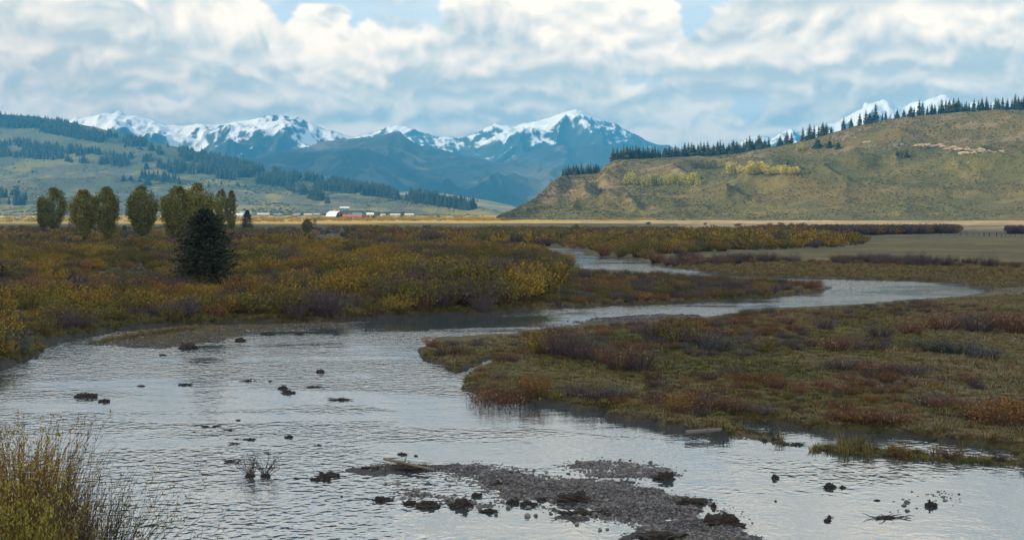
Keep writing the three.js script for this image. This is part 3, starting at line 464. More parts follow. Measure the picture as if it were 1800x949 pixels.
{
  const r = rng(611), lists = [[], [], [], [], [], [], []];
  const bands = [
    [[[-120, 200], [0, 206], [110, 216], [230, 244], [380, 277], [500, 309], [505, 318], [380, 293], [300, 277], [200, 255], [100, 238], [50, 226], [-120, 222]], 2600, 0.25],
    [[[-120, 236], [0, 243], [60, 254], [120, 262], [200, 272], [300, 286], [420, 298], [520, 310], [600, 325], [600, 336], [480, 327], [330, 307], [200, 293], [80, 281], [-120, 268]], 2600, 0.5],
    [[[470, 308], [560, 319], [640, 329], [740, 345], [835, 364], [825, 370], [720, 354], [600, 338], [500, 328], [380, 305], [400, 298]], 1700, 0.03],
    [[[498, 330], [530, 334], [575, 352], [578, 358], [530, 345]], 90, 0], [[[-120, 336], [0, 340], [30, 341], [48, 350], [48, 361], [0, 362], [-120, 362]], 150, 0.05], [[[250, 308], [310, 312], [315, 324], [240, 318]], 40, 0.1],
  ];
  for (const [pts, n, dead] of bands) {
    const inside = inPoly(pts); let x0 = 1e9, x1 = -1e9, y0 = 1e9, y1 = -1e9; for (const [x, y] of pts) { x0 = Math.min(x0, x); x1 = Math.max(x1, x); y0 = Math.min(y0, y); y1 = Math.max(y1, y); }
    for (let k = 0, t = 0; k < n && t < 60000; t++) {
      const px = lerp(x0, x1, r()), py = lerp(y0, y1, r()); if (!inside(px, py) || py < leftRidge(px) + 0.5 || fbm2(px * 0.03, py * 0.06, 3) < -0.2) continue;
      const p = leftHill.place(px, py); k++; const h = 17 + 13 * r(), isDead = r() < dead * (px < 460 ? 1 : 0.3), v = isDead ? 6 : Math.floor(r() * 6), w = h * (1.0 + 0.4 * r()), q = 0.8 + 0.5 * r();
      lists[v].push([p.x, p.y - 0.5, p.z, w, h, r() * 6.28, q, q, q]);
    }
  }
  const g = mass('hillside_woods', 'bands of dark conifers and grey dead trees across the left hillside', 'woods');
  [...CON, ...CONY].forEach((q, i) => scatter(g, 'conifer_crowns', q.crown, leafMat, lists[i])); scatter(g, 'dead_trees', deadGeo(8), barkMat, lists[6]);
  // trees on the ridges behind, and dark stubble of trees on the central mountain's skyline
  const made = {}; let k = 0; for (const [px, py, h] of [[216, 318, 12], [229, 316, 8], [245, 319, 9], [258, 325, 12], [268, 314, 9], [297, 317, 8], [312, 320, 7], [106, 341, 9], [113, 343, 5], [56, 303, 4], [62, 303, 4], [366, 329, 8], [388, 324, 6], [266, 345, 9], [281, 351, 6], [418, 327, 6], [430, 329, 6], [514, 336, 7], [839, 355, 5], [770, 351, 5]]) {
    const p = (px > 760 ? meadowHill : leftHill).place(px, py); conifer(p, h * 1.15 * -p.z / F, k++, px > 760 ? 'tiny lone tree on the pale meadow rise' : ['lone dark tree', 'small dark tree', 'round dark tree'][k % 3] + ' on the open lower slope of the left hillside', 'loose trees on the left hillside', 'conifer_tree', 1.7); const o = scene.children[scene.children.length - 1]; (made[o.userData.label] ??= []).push(o);
  }
  individuate(made);
}
// sagebrush and scrub on the open slopes
{
  const clump = (seed, n) => { const r = rng(seed), s = new Soup(); for (let k = 0; k < n; k++) { const a = r() * 6.28, c = Math.cos(a), q = Math.sin(a), d = norm([c, 0.2 + 1.3 * r(), q]); const m = [c * 0.25 * r(), 0.1, q * 0.25 * r()], f = 0.7 + 0.6 * r(); s.leaf(m, d, 0.55 + 0.3 * r(), 0.42, [f, f, f], norm([c * 0.8, 0.7, q * 0.8]), r); } return s.geo(); }, G = [clump(1, 16), clump(2, 14)];
  const r = rng(990), right = [[], []], left = [[], []];
  for (let k = 0; k < 42000; k++) { const px = lerp(870, 1840, r()), v = Math.pow(r(), 0.8), p = rightHill.point(px, v * 0.995), n = fbm2(p.x * 0.02, p.z * 0.03, 2); if (r() > 0.55 + n) continue; const s = 0.8 + 1.2 * r() * r(), q = 0.9 + 0.5 * r(), y = r() < 0.08; right[k & 1].push([p.x, p.y - 0.1, p.z, s * 1.3, s, r() * 6, (y ? 0.15 : 0.105) * q, (y ? 0.13 : 0.105) * q, (y ? 0.03 : 0.042) * q]); }
  for (let k = 0; k < 26000; k++) { const px = lerp(-60, 900, r()), v = Math.pow(r(), 1.1), p = leftHill.point(px, v * 0.99), n = fbm2(p.x * 0.006, p.z * 0.006, 3); if (r() > 0.35 + n * 1.5) continue; const s = 1.8 + 3.2 * r() * r(), q = 0.75 + 0.6 * r(), y = r() < 0.3; left[k & 1].push([p.x, p.y - 0.2, p.z, s * 1.4, s, r() * 6, (y ? 0.20 : 0.075) * q, (y ? 0.165 : 0.09) * q, (y ? 0.035 : 0.045) * q]); }
  const a = mass('sagebrush', 'grey-green sagebrush dotting the slopes of the bluff', 'sagebrush'), b = mass('hillside_scrub', 'low scrub dotting the open slopes of the left hillside', 'scrub');
  G.forEach((g, i) => { scatter(a, 'sage_clumps', g, vmat(1), right[i]); scatter(b, 'scrub_clumps', g, vmat(1), left[i]); });
}
// ---------------------------------------------------------------- cottonwoods on the flat
function cottonwoodGeo(seed, H, W, leaves, cols, bare = 0.14, two = false) {
  const r = rng(seed), t = new Soup(), l = new Soup(), bark = [0.105, 0.095, 0.08], tips = [];
  const env = (y) => W / 2 * Math.pow(Math.sin(Math.PI * clamp(0.15 + 0.83 * Math.pow(clamp(y / H), 1.35))), 0.7);
  const n = two ? 7 : 5;
  for (let k = 0; k < n; k++) {
    const a = (k + r()) / n * 6.28, R = k === 0 ? 0.1 : 0.5 + 0.5 * r(), top = H * (k === 0 ? 0.97 : 0.66 + 0.32 * r()), y0 = k === 0 ? -0.3 : H * (0.02 + 0.14 * r()), S = 9; let p = [0, y0, 0];
    const rad = H * (k === 0 ? 0.017 : 0.010);
    for (let i = 1; i <= S; i++) {
      const u = i / S, y = lerp(y0, top, u), e = env(y) * R * Math.pow(u, 0.7) * (y > H * 0.8 ? 0.7 : 1), q = [Math.cos(a) * e + (r() - 0.5) * 0.25, y, Math.sin(a) * e + (r() - 0.5) * 0.25];
      t.stick(p, q, rad * (1.12 - u), rad * (1.0 - u) + 0.012, jit(bark, r, 0.15), 5);
      for (let m = 0; m < 4; m++) { const b = a + (r() - 0.5) * 4.2, L = Math.max(0.4, (env(y) - e * 0.6) * (0.35 + 0.5 * r())), f = [q[0] + Math.cos(b) * L, Math.min(H, q[1] + L * (0.7 + 0.9 * r())), q[2] + Math.sin(b) * L]; const g = Math.hypot(f[0], f[2]), lim = env(f[1]) + 0.1; if (g > lim) { f[0] *= lim / g; f[2] *= lim / g; } t.stick(q, f, rad * 0.35, 0.015, jit(bark, r, 0.2)); for (const w of [0.35, 0.6, 0.8, 1]) tips.push([lerp(q[0], f[0], w), lerp(q[1], f[1], w), lerp(q[2], f[2], w)]); }
      p = q;
    }
  }
  const ok = tips.filter((q) => q[1] > H * bare);
  for (let k = 0; k < leaves; k++) {
    const q = ok[Math.floor(r() * ok.length)], s = W * 0.055 * (0.4 + r()), d = norm([r() - 0.5, r() - 0.45, r() - 0.5]), p = [q[0] + d[0] * s, q[1] + d[1] * s * 1.3, q[2] + d[2] * s];
    const o = norm([p[0] / W * 2 + d[0], (p[1] - H * 0.55) / H + d[1] + 0.4, p[2] / W * 2 + d[2]]); l.leaf(p, norm([d[0], d[1] + 0.3, d[2]]), 0.28 + 0.26 * r(), 0.19 + 0.14 * r(), jit(cols[Math.floor(r() * cols.length)], r, 0.3), o, r);
  }
  for (let k = 0; k < 420; k++) { const q = tips[Math.floor(r() * tips.length)], d = norm([r() - 0.5, r() + 0.1, r() - 0.5]); t.stick(q, [q[0] + d[0] * 0.9, q[1] + d[1] * 1.1, q[2] + d[2] * 0.9], 0.022, 0.008, [0.14, 0.11, 0.075]); }
  return { trunk: t.geo(), crown: l.geo() };
}
const onLand = (px, py) => { let [x, d] = onPlane(px, py, 0.35); return new THREE.Vector3(x, groundHeight(x, d), -d); };
{
  const oc = [[0.165, 0.165, 0.02], [0.21, 0.195, 0.023], [0.13, 0.138, 0.023]], oy = [[0.23, 0.205, 0.024], [0.185, 0.178, 0.023], [0.26, 0.222, 0.028]];
  const list = [[93, 415, 336, 44, oc, 'leftmost olive-green cottonwood of the row on the flat', 1], [76, 414, 362, 20, oc, 'slim short cottonwood touching the left side of the leftmost large one', 0], [146, 431, 340, 44, oy, 'cottonwood with a pale olive crown and dark leaning trunk, second large one from the left', 0], [187, 431, 334, 44, oc, 'tall cottonwood with a two-part crown, third large one from the left', 1], [251, 430, 333, 50, oc, 'broad dense cottonwood standing alone left of the dark spruce', 1], [312, 436, 333, 50, oc, 'cottonwood with a wide crown rising just left behind the dark spruce', 1], [350, 432, 329, 56, oy, 'tall yellowish cottonwood directly behind the dark spruce', 1], [389, 412, 336, 20, oy, 'slim cottonwood, left of the thin pair right of the dark spruce', 0], [406, 413, 338, 19, oc, 'slim cottonwood, right of the thin pair right of the dark spruce', 0], [540, 420, 389, 19, [[0.15, 0.14, 0.045]], 'small grey-green tree by the far pond', 0], [1012, 415, 398, 15, [[0.13, 0.13, 0.05]], 'small round grey-green tree above the far bend of the river', 0]];
  let k = 0; for (const [px, by, ty, wpx, cols, label, two] of list) {
    const p = onLand(px, by), D = -p.z, H = (by - ty) * D / F, W = wpx * 1.22 * D / F, G = cottonwoodGeo(900 + k++, H, W, Math.round((H < 9 ? 500 : 3200) + 170 * W * H / 3), cols, H < 9 ? 0.05 : 0.14, !!two);
    const o = thing('cottonwood_tree', label, 'tree', p, 0, 'cottonwoods on the flat'); part(o, 'trunk', G.trunk, barkMat); part(o, 'crown', G.crown, leafMat);
    if (px === 146) { const b = thing('nest_box', 'small white box on the trunk of the dark-stemmed cottonwood', 'nest box', new THREE.Vector3(at(142.5, 379, D - 1.2).x, at(142.5, 379, D - 1.2).y, -(D - 1.2))); part(b, 'box_body', new THREE.BoxGeometry(0.5, 0.7, 0.4), mat(0.85, 0.85, 0.85, 0.3)); const rf = part(b, 'lid', new THREE.BoxGeometry(0.62, 0.06, 0.6), mat(0.8, 0.8, 0.8, 0.3)); rf.position.y = 0.39; const br = part(b, 'bracket', new THREE.BoxGeometry(0.1, 0.1, 1.2), mat(0.2, 0.2, 0.2)); br.position.z = -0.7; }
  }
  // spruces
  const spruce = (px, by, ty, wpx, label, n, seed, col = [0.028, 0.035, 0.018]) => {
    const p = onLand(px, by), D = -p.z, H = (by - ty) * D / F, W = wpx * D / F, r = rng(seed), t = new Soup(), l = new Soup();
    t.stick([0, -0.2, 0], [0, H * 0.93, 0], W * 0.035, 0.03, [0.06, 0.045, 0.035], 7);
    for (let k = 0; k < n; k++) {
      const f = Math.pow((k + r()) / n, 1.15), y = H * (0.04 + 0.93 * f), R = W / 2 * (f < 0.12 ? 0.86 + f : Math.pow(1 - Math.pow(f, 1.55), 0.80)) * (0.55 + 0.65 * r()) + 0.12, a = r() * 6.28, c = Math.cos(a), s = Math.sin(a), rise = R * (lerp(-0.12, 0.45, f) + 0.2 * (r() - 0.5));
      const e = [c * R, y + rise, s * R]; if (k % 3 === 0) t.stick([0, y, 0], e, 0.035, 0.012, [0.06, 0.05, 0.04]);
      const m = 10; for (let i = 0; i < m; i++) { const u = 0.32 + 0.70 * (i / m), q = [e[0] * u + (r() - 0.5) * 0.3, y + rise * u + (r() - 0.5) * 0.3, e[2] * u + (r() - 0.5) * 0.3], d = norm([c + (r() - 0.5) * 1.5, 0.15 + (r() - 0.5) * 0.9, s + (r() - 0.5) * 1.5]); l.leaf(q, d, 0.24 + 0.3 * r(), 0.11 + 0.09 * r(), jit(r() < 0.18 ? [col[0] * 2.3, col[1] * 2.0, col[2] * 1.4] : col, r, 0.4), norm([c * 0.8 + d[0] * 0.6, 0.45 + d[1] * 0.6, s * 0.8 + d[2] * 0.6]), r); }
    }
    const o = thing('spruce_tree', label, 'tree', p, 0, 'spruces on the flat'); part(o, 'trunk', t.geo(), barkMat); part(o, 'crown', l.geo(), leafMat);
  };
  spruce(361, 513, 370, 132, 'large very dark spruce rising from the willow thicket on the left bank', 1300, 41); spruce(434, 405, 370, 25, 'small dark pointed spruce right of the cottonwoods', 620, 42); spruce(122, 402, 386, 9, 'tiny dark cone-shaped spruce between the first and second cottonwoods', 60, 43); spruce(218, 411, 397, 9, 'tiny dark spruce left of the broad lone cottonwood', 60, 44); spruce(553, 397, 385, 8, 'small dark upright evergreen below the red barn', 60, 45); spruce(-12, 500, 468, 40, 'dark spruce cut off by the left edge of the view', 300, 46);
}
console.log('trees done');
// ---------------------------------------------------------------- willow shrubs
function willowGeo(seed, stems, leaves, leafCols, stemCols, leafLen = 0.14, flare = 0.55, rad = 0.011) {   // about one unit tall and 1.2 wide
  const r = rng(seed), t = new Soup(), l = new Soup(), tips = [];
  for (let k = 0; k < stems; k++) {
    const a = r() * 6.28, q = Math.sqrt(r()) * 0.26, l0 = Math.sqrt(r()), lean = flare * l0, h = (0.80 + 0.24 * r()) * Math.sqrt(1 - 0.72 * l0 * l0), c = Math.cos(a), s = Math.sin(a), col = jit(stemCols[Math.floor(r() * stemCols.length)], r, 0.3);
    let p = [c * q, -0.03, s * q]; const n = 3; for (let i = 1; i <= n; i++) { const u = i / n, e = [c * (q + lean * Math.pow(u, 1.3)) + (r() - 0.5) * 0.05, h * u, s * (q + lean * Math.pow(u, 1.3)) + (r() - 0.5) * 0.05]; t.stick(p, e, rad * (1.15 - u * 0.8), rad * (0.9 - u * 0.75), col); p = e; tips.push([p, u, c, s, lean]); if (i > 1) { const d = norm([c + (r() - 0.5) * 2, 1.2, s + (r() - 0.5) * 2]), L = 0.16 + 0.1 * r(), f = [e[0] + d[0] * L, e[1] + d[1] * L * 0.6, e[2] + d[2] * L]; t.stick(e, f, rad * 0.45, rad * 0.2, col); tips.push([f, u, c, s, lean]); } }
  }
  const up = tips.filter((q) => q[1] > 0.5);
  for (let k = 0; k < leaves; k++) { const [p, u, c, s] = up[Math.floor(r() * up.length)], d = norm([(r() - 0.5) * 1.6 + c * 0.4, 0.5 + r() * 0.7, (r() - 0.5) * 1.6 + s * 0.4]), b = 0.09, q = [p[0] + (r() - 0.5) * b, p[1] - 0.20 * r(), p[2] + (r() - 0.5) * b]; l.leaf(q, d, leafLen * (0.6 + 0.6 * r()), leafLen * 0.5, jit(leafCols[Math.floor(r() * leafCols.length)], r, 0.32), norm([c * 0.6 + d[0] * 0.5, 0.75, s * 0.6 + d[2] * 0.5]), r); }
  return { stems: t.geo(), foliage: leaves ? l.geo() : null };
}
const Y = { yellow: [[0.30, 0.205, 0.012], [0.23, 0.165, 0.013], [0.34, 0.21, 0.016]], rust: [[0.26, 0.125, 0.017], [0.20, 0.098, 0.018], [0.28, 0.155, 0.018]], olive: [[0.135, 0.12, 0.014], [0.165, 0.135, 0.014], [0.095, 0.092, 0.015]], purple: [[0.13, 0.085, 0.045], [0.10, 0.075, 0.045]] };
const ST = { warm: [[0.12, 0.068, 0.026], [0.085, 0.056, 0.03]], purple: [[0.085, 0.062, 0.068], [0.11, 0.072, 0.066], [0.066, 0.056, 0.070]], red: [[0.155, 0.068, 0.042], [0.115, 0.06, 0.045]], grey: [[0.075, 0.078, 0.082], [0.06, 0.063, 0.07]] };
const BUSH = {
  yellow: [1, 2, 3].map((k) => willowGeo(k, 80, 1000, Y.yellow, ST.warm, 0.085)), rust: [4, 5, 6].map((k) => willowGeo(k, 95, 800, Y.rust, ST.red, 0.08)), olive: [7, 8].map((k) => willowGeo(k, 80, 1000, Y.olive, ST.warm, 0.085)),
  purple: [9, 10, 11].map((k) => willowGeo(k, 130, 60, Y.purple, ST.purple, 0.10)), red: [12, 13].map((k) => willowGeo(k, 130, 110, Y.rust, ST.red, 0.10)), grey: [14].map((k) => willowGeo(k, 120, 120, [[0.13, 0.135, 0.10]], ST.grey, 0.10)),
};
const FAR = { yellow: willowGeo(51, 24, 360, Y.yellow, ST.warm, 0.15, 0.6, 0.02), rust: willowGeo(52, 26, 320, Y.rust, ST.red, 0.15, 0.6, 0.02), olive: willowGeo(53, 24, 360, Y.olive, ST.warm, 0.15, 0.6, 0.02), purple: willowGeo(54, 60, 50, [[0.13, 0.095, 0.075], [0.11, 0.085, 0.08]], ST.purple, 0.22, 0.6, 0.035) };
FAR.red = FAR.rust; FAR.grey = FAR.purple;
const LOOK = { yellow: 'yellow-tipped willow shrub', rust: 'rust-orange willow shrub', olive: 'olive-green willow shrub', purple: 'bare purple-brown shrub', red: 'reddish bare-stemmed shrub', grey: 'grey-green wiry shrub' };
const bushes = [], CLEAR = poly([[540, 430], [556, 414], [600, 414], [612, 430]], 0.2);
function grove(pts, sp, pick, size, keep, tall = 1) {
  const P = poly(pts, 0.35), r = rng(Math.round(pts[0][0] * 7 + pts[0][1] * 13 + 5000));
  for (let d = P.d0; d < P.d1; d += sp(d) * 0.87) for (let x = P.x0 + r() * sp(d); x < P.x1; x += sp(d)) {
    const X = x + (r() - 0.5) * sp(d) * 1.1, D = d + (r() - 0.5) * sp(d) * 1.1; if (!P.inside(X, D) || CLEAR.inside(X, D) || (keep && r() > keep(X, D))) continue;
    if (D < 700 && waterSd(X, D) < 0.35) continue;
    const [h, w] = size(X, D, r); bushes.push({ x: X, d: D, h: h * tall, w, kind: pick(X, D, r), t: r() * 6.28 });
  }
}
const choose = (r, o) => { let s = 0; for (const k in o) s += o[k]; let q = r() * s; for (const k in o) if ((q -= o[k]) <= 0) return k; return 'yellow'; };
// the thicket on the left bank
grove([[-260, 700], [-260, 399], [560, 403], [790, 424], [880, 439], [945, 452], [1004, 470], [998, 505], [925, 538], [900, 546], [770, 551], [640, 559], [330, 571], [210, 577], [120, 592], [75, 604], [0, 643]], (d) => d < 170 ? 2.35 : d < 320 ? 2.9 : d < 520 ? 4.2 : 6,
  (x, d, r) => { const n = fbm2(x * 0.07, d * 0.045, 3) + 0.25 * (r() - 0.5), m = fbm2(x * 0.02 + 40, d * 0.012, 2); return n > 0.16 ? choose(r, { yellow: 6, olive: 2, rust: 1 }) : n > -0.02 ? choose(r, { yellow: 4, rust: 2, olive: 4, purple: 2 }) : m > 0 ? choose(r, { purple: 4, rust: 2, grey: 1 }) : choose(r, { purple: 3, olive: 3, yellow: 1 }); },
  (x, d, r) => { const n = fbm2(x * 0.03 + 8, d * 0.03, 3), right = sst(-40, 0, x) * sst(260, 120, d), h = (d > 480 ? 0.6 : 1) * (0.65 + 1.0 * sst(-0.15, 0.45, n) + 1.35 * Math.pow(r(), 2.2) + 0.75 * right) * (d > 320 ? 1.1 : 1); return [h, h * (1.0 + 0.45 * r()) + 0.45]; },
  (x, d) => 0.35 + 0.7 * sst(-0.3, 0.12, fbm2(x * 0.06 + 20, d * 0.03, 3)));
// strip beyond the far bend, and the clump on the far right bank
grove([[560, 402], [760, 403], [1000, 405.5], [1180, 405.5], [1330, 408], [1330, 412], [1040, 420], [1028, 436], [945, 432], [860, 429], [790, 427]], (d) => d < 400 ? 3 : 5, (x, d, r) => choose(r, { olive: 4, yellow: 3, rust: 2, purple: 3 }), (x, d, r) => { const h = (d > 480 ? 1.1 : 1.7) + 1.2 * r(); return [h, h * 1.5]; }, (x, d) => 0.35 + 0.6 * sst(-0.3, 0.15, fbm2(x * 0.012, d * 0.008, 3)));
grove([[1034, 450], [1030, 434], [1060, 420], [1200, 413], [1330, 411], [1480, 420], [1520, 425], [1518, 433], [1420, 437], [1300, 440], [1205, 446], [1130, 457], [1080, 453]], (d) => 2.9, (x, d, r) => choose(r, { olive: 5, yellow: 5, rust: 1, purple: 1 }), (x, d, r) => { const h = 1.5 + 2.0 * r() * r(); return [h, h * 1.5]; }, (x, d) => 0.25 + 0.5 * sst(-0.35, 0.0, fbm2(x * 0.03, d * 0.03, 2)));
// dark brush under the terrace edge, hedge by the fence
grove([[1150, 461], [1200, 457], [1500, 459], [1800, 466], [2100, 468], [2100, 474], [1800, 473], [1500, 467], [1300, 467], [1190, 469]], () => 2.2, (x, d, r) => choose(r, { purple: 6, red: 3, grey: 1 }), (x, d, r) => { const h = 0.7 + 1.5 * r() * r(); return [h, h * 1.6]; }, (x, d) => 0.15 + 0.8 * sst(-0.25, 0.2, n2(x * 0.06, d * 0.05)));
grove([[1310, 410], [1440, 407.5], [1680, 407], [1680, 410.5], [1500, 414], [1310, 414]], () => 4.0, (x, d, r) => choose(r, { purple: 7, red: 2 }), (x, d, r) => { const h = 2.2 + 1.2 * r(); return [h, h * 1.6]; });
grove([[1775, 409], [1850, 408], [1850, 412], [1775, 412]], () => 4.0, () => 'purple', (x, d, r) => [2.3 + r(), 3.5]);
// peninsula and the reddish point upstream
grove([[1010, 480], [1120, 484], [1290, 493], [1380, 499], [1430, 502], [1455, 507], [1435, 513], [1380, 519], [1200, 530], [1000, 538], [930, 543]], () => 1.5, (x, d, r) => choose(r, { purple: 5, olive: 3, grey: 1, rust: 2 }), (x, d, r) => { const h = 0.45 + 0.55 * r(); return [h, h * 1.7]; }, (x, d) => 0.25 + 0.6 * sst(-0.1, 0.2, fbm2(x * 0.05, d * 0.04, 3)));
grove([[880, 440], [940, 440], [942, 447], [890, 450]], () => 2, () => 'red', (x, d, r) => [1.5 + 0.6 * r(), 2.4]); grove([[945, 455], [1006, 458], [1006, 463], [960, 464]], () => 1.8, () => 'yellow', (x, d, r) => [1.1 + 0.4 * r(), 2]);
grove([[1400, 503], [1452, 503], [1458, 508], [1425, 511]], () => 1.5, () => 'red', (x, d, r) => [1.0 + 0.4 * r(), 1.5]);
// right meadow: low brush in patches
const MEADOW = [[820, 684], [812, 665], [775, 638], [744, 628], [746, 612], [770, 600], [900, 591], [955, 584], [1000, 577], [1150, 567], [1240, 563], [1298, 554], [1310, 548], [1440, 543], [1520, 539], [1600, 532], [1700, 525], [1760, 518], [2050, 514], [2200, 836], [1800, 816], [1480, 790], [1330, 760], [1100, 733], [1000, 708], [850, 688]];
grove(MEADOW, () => 1.15, (x, d, r) => { const n = fbm2(x * 0.06 + 70, d * 0.04, 2); return n > 0.1 ? choose(r, { red: 5, rust: 2, purple: 2 }) : choose(r, { purple: 6, red: 2, grey: 2, olive: 1 }); }, (x, d, r) => { const h = 0.24 + 0.55 * r() * r(); return [h, h * (1.5 + r())]; }, (x, d) => 0.85 * sst(-0.08, 0.38, fbm2(x * 0.07, d * 0.05, 3)));
for (const [px, py, hpx, wpx, kind] of [[955, 622, 42, 60, 'yellow'], [985, 628, 58, 70, 'purple'], [1020, 632, 46, 80, 'purple'], [1055, 640, 36, 60, 'purple'], [1090, 652, 44, 80, 'red'], [1128, 655, 40, 70, 'purple'], [1150, 605, 38, 60, 'purple'], [1190, 606, 36, 70, 'olive'], [1235, 612, 34, 80, 'purple'], [1270, 620, 28, 60, 'grey'], [870, 694, 54, 78, 'red'], [905, 692, 58, 84, 'red'], [845, 690, 38, 50, 'purple'], [940, 690, 36, 50, 'rust'], [1050, 700, 30, 80, 'purple'], [1085, 702, 26, 60, 'purple'], [1452, 582, 26, 50, 'purple'], [1550, 598, 24, 60, 'purple'], [1470, 622, 28, 70, 'red'], [1600, 590, 26, 60, 'red'], [1660, 580, 30, 90, 'red'], [1720, 585, 36, 90, 'purple'], [1760, 580, 34, 80, 'red'], [1790, 588, 36, 80, 'red'], [1690, 625, 26, 90, 'grey'], [1640, 622, 24, 80, 'grey'], [1730, 632, 24, 70, 'grey'], [1540, 660, 22, 90, 'red'], [1480, 655, 22, 80, 'purple'], [1600, 665, 20, 80, 'purple'], [1250, 715, 26, 80, 'red'], [1290, 722, 24, 70, 'red'], [1340, 725, 20, 60, 'purple'], [1520, 740, 30, 80, 'red'], [1570, 742, 30, 80, 'red'], [1480, 738, 22, 60, 'rust'], [1760, 745, 40, 90, 'rust'], [1795, 742, 48, 80, 'rust'], [1720, 735, 30, 80, 'red'], [1670, 720, 28, 80, 'red'], [1630, 712, 26, 70, 'purple'], [1170, 484, 9, 24, 'purple'], [1255, 497, 12, 34, 'olive'], [1240, 495, 11, 30, 'purple'], [1410, 420, 12, 60, 'purple']]) {
  const p = onLand(px, py), k = -p.z / F; bushes.push({ x: p.x, d: -p.z, h: hpx * k * 1.05, w: wpx * k, kind, t: px });
}
{
  const r = rng(88), zone = (b) => { const [px, py] = pxOf(b.x, 0.6, -b.d); return b.x < 0 && py > 395 && LEFTBANK.inside(b.x, b.d) ? (px < 120 ? 'on the near left bank at the picture edge' : px < 300 ? 'in the thicket left of the dark spruce' : px < 430 ? 'in the thicket in front of the dark spruce' : px < 640 ? 'in the thicket right of the dark spruce' : 'on the high bank opposite the grassy point') : py < 470 ? 'on the far bank beyond the upper bend' : LEFTBANK.inside(b.x, b.d) ? 'at the right end of the left-bank thicket' : px < 1465 && py < 545 ? 'on the flat peninsula between the river bends' : px < 1000 ? 'on the grassy point of the right meadow' : px < 1300 ? 'in the near left part of the right meadow' : 'in the right part of the right meadow'; };
  bushes.sort((a, b) => b.h / b.d - a.h / a.d);
  const order = ['leftmost', 'second from left', 'third from left', 'fourth from left', 'fifth from left', 'sixth from left'], made = {};
  const rest = {}, seenX = (b) => { const q = pxOf(b.x, 0.5, -b.d); return q[0] > -15 && q[0] < 1815; }; let n = 0;
  for (const b of bushes) {
    const y = groundHeight(b.x, b.d) - 0.03;
    if (n < 300 && seenX(b)) {
      n++; const set = BUSH[b.kind], G = set[Math.floor(r() * set.length)], z = zone(b), o = thing('willow_shrub', (b.h > 2.6 ? 'tall ' : b.h < 1.1 ? 'low ' : '') + LOOK[b.kind] + ' ' + z, 'shrub', new THREE.Vector3(b.x, y, -b.d), b.t, LOOK[b.kind] + 's ' + z); o.scale.set(b.w / 1.2, b.h, b.w / 1.2);
      part(o, 'stems', G.stems, barkMat); if (G.foliage) part(o, 'foliage', G.foliage, leafMat); (made[o.userData.label] ??= []).push(o);
    } else { const near = b.d < 300, key = (near ? 'n' : 'f') + b.kind + (near ? Math.floor(r() * BUSH[b.kind].length) : 0), q = 0.62 + 0.7 * r(); (rest[key] ??= []).push([b.x, y, -b.d, b.w / 1.2, b.h, b.t, q, q, q]); }
  }
  individuate(made, order);
  const g = mass('willow_thicket', 'mass of smaller and farther willow brush over the valley floor', 'brush');
  for (const k in rest) { const kind = k.slice(1, -1), G = k[0] === 'n' ? BUSH[kind][+k.slice(-1)] : FAR[kind]; scatter(g, 'stems', G.stems, barkMat, rest[k]); if (G.foliage) scatter(g, 'foliage', G.foliage, leafMat, rest[k]); }
  console.log('bushes', bushes.length);
}
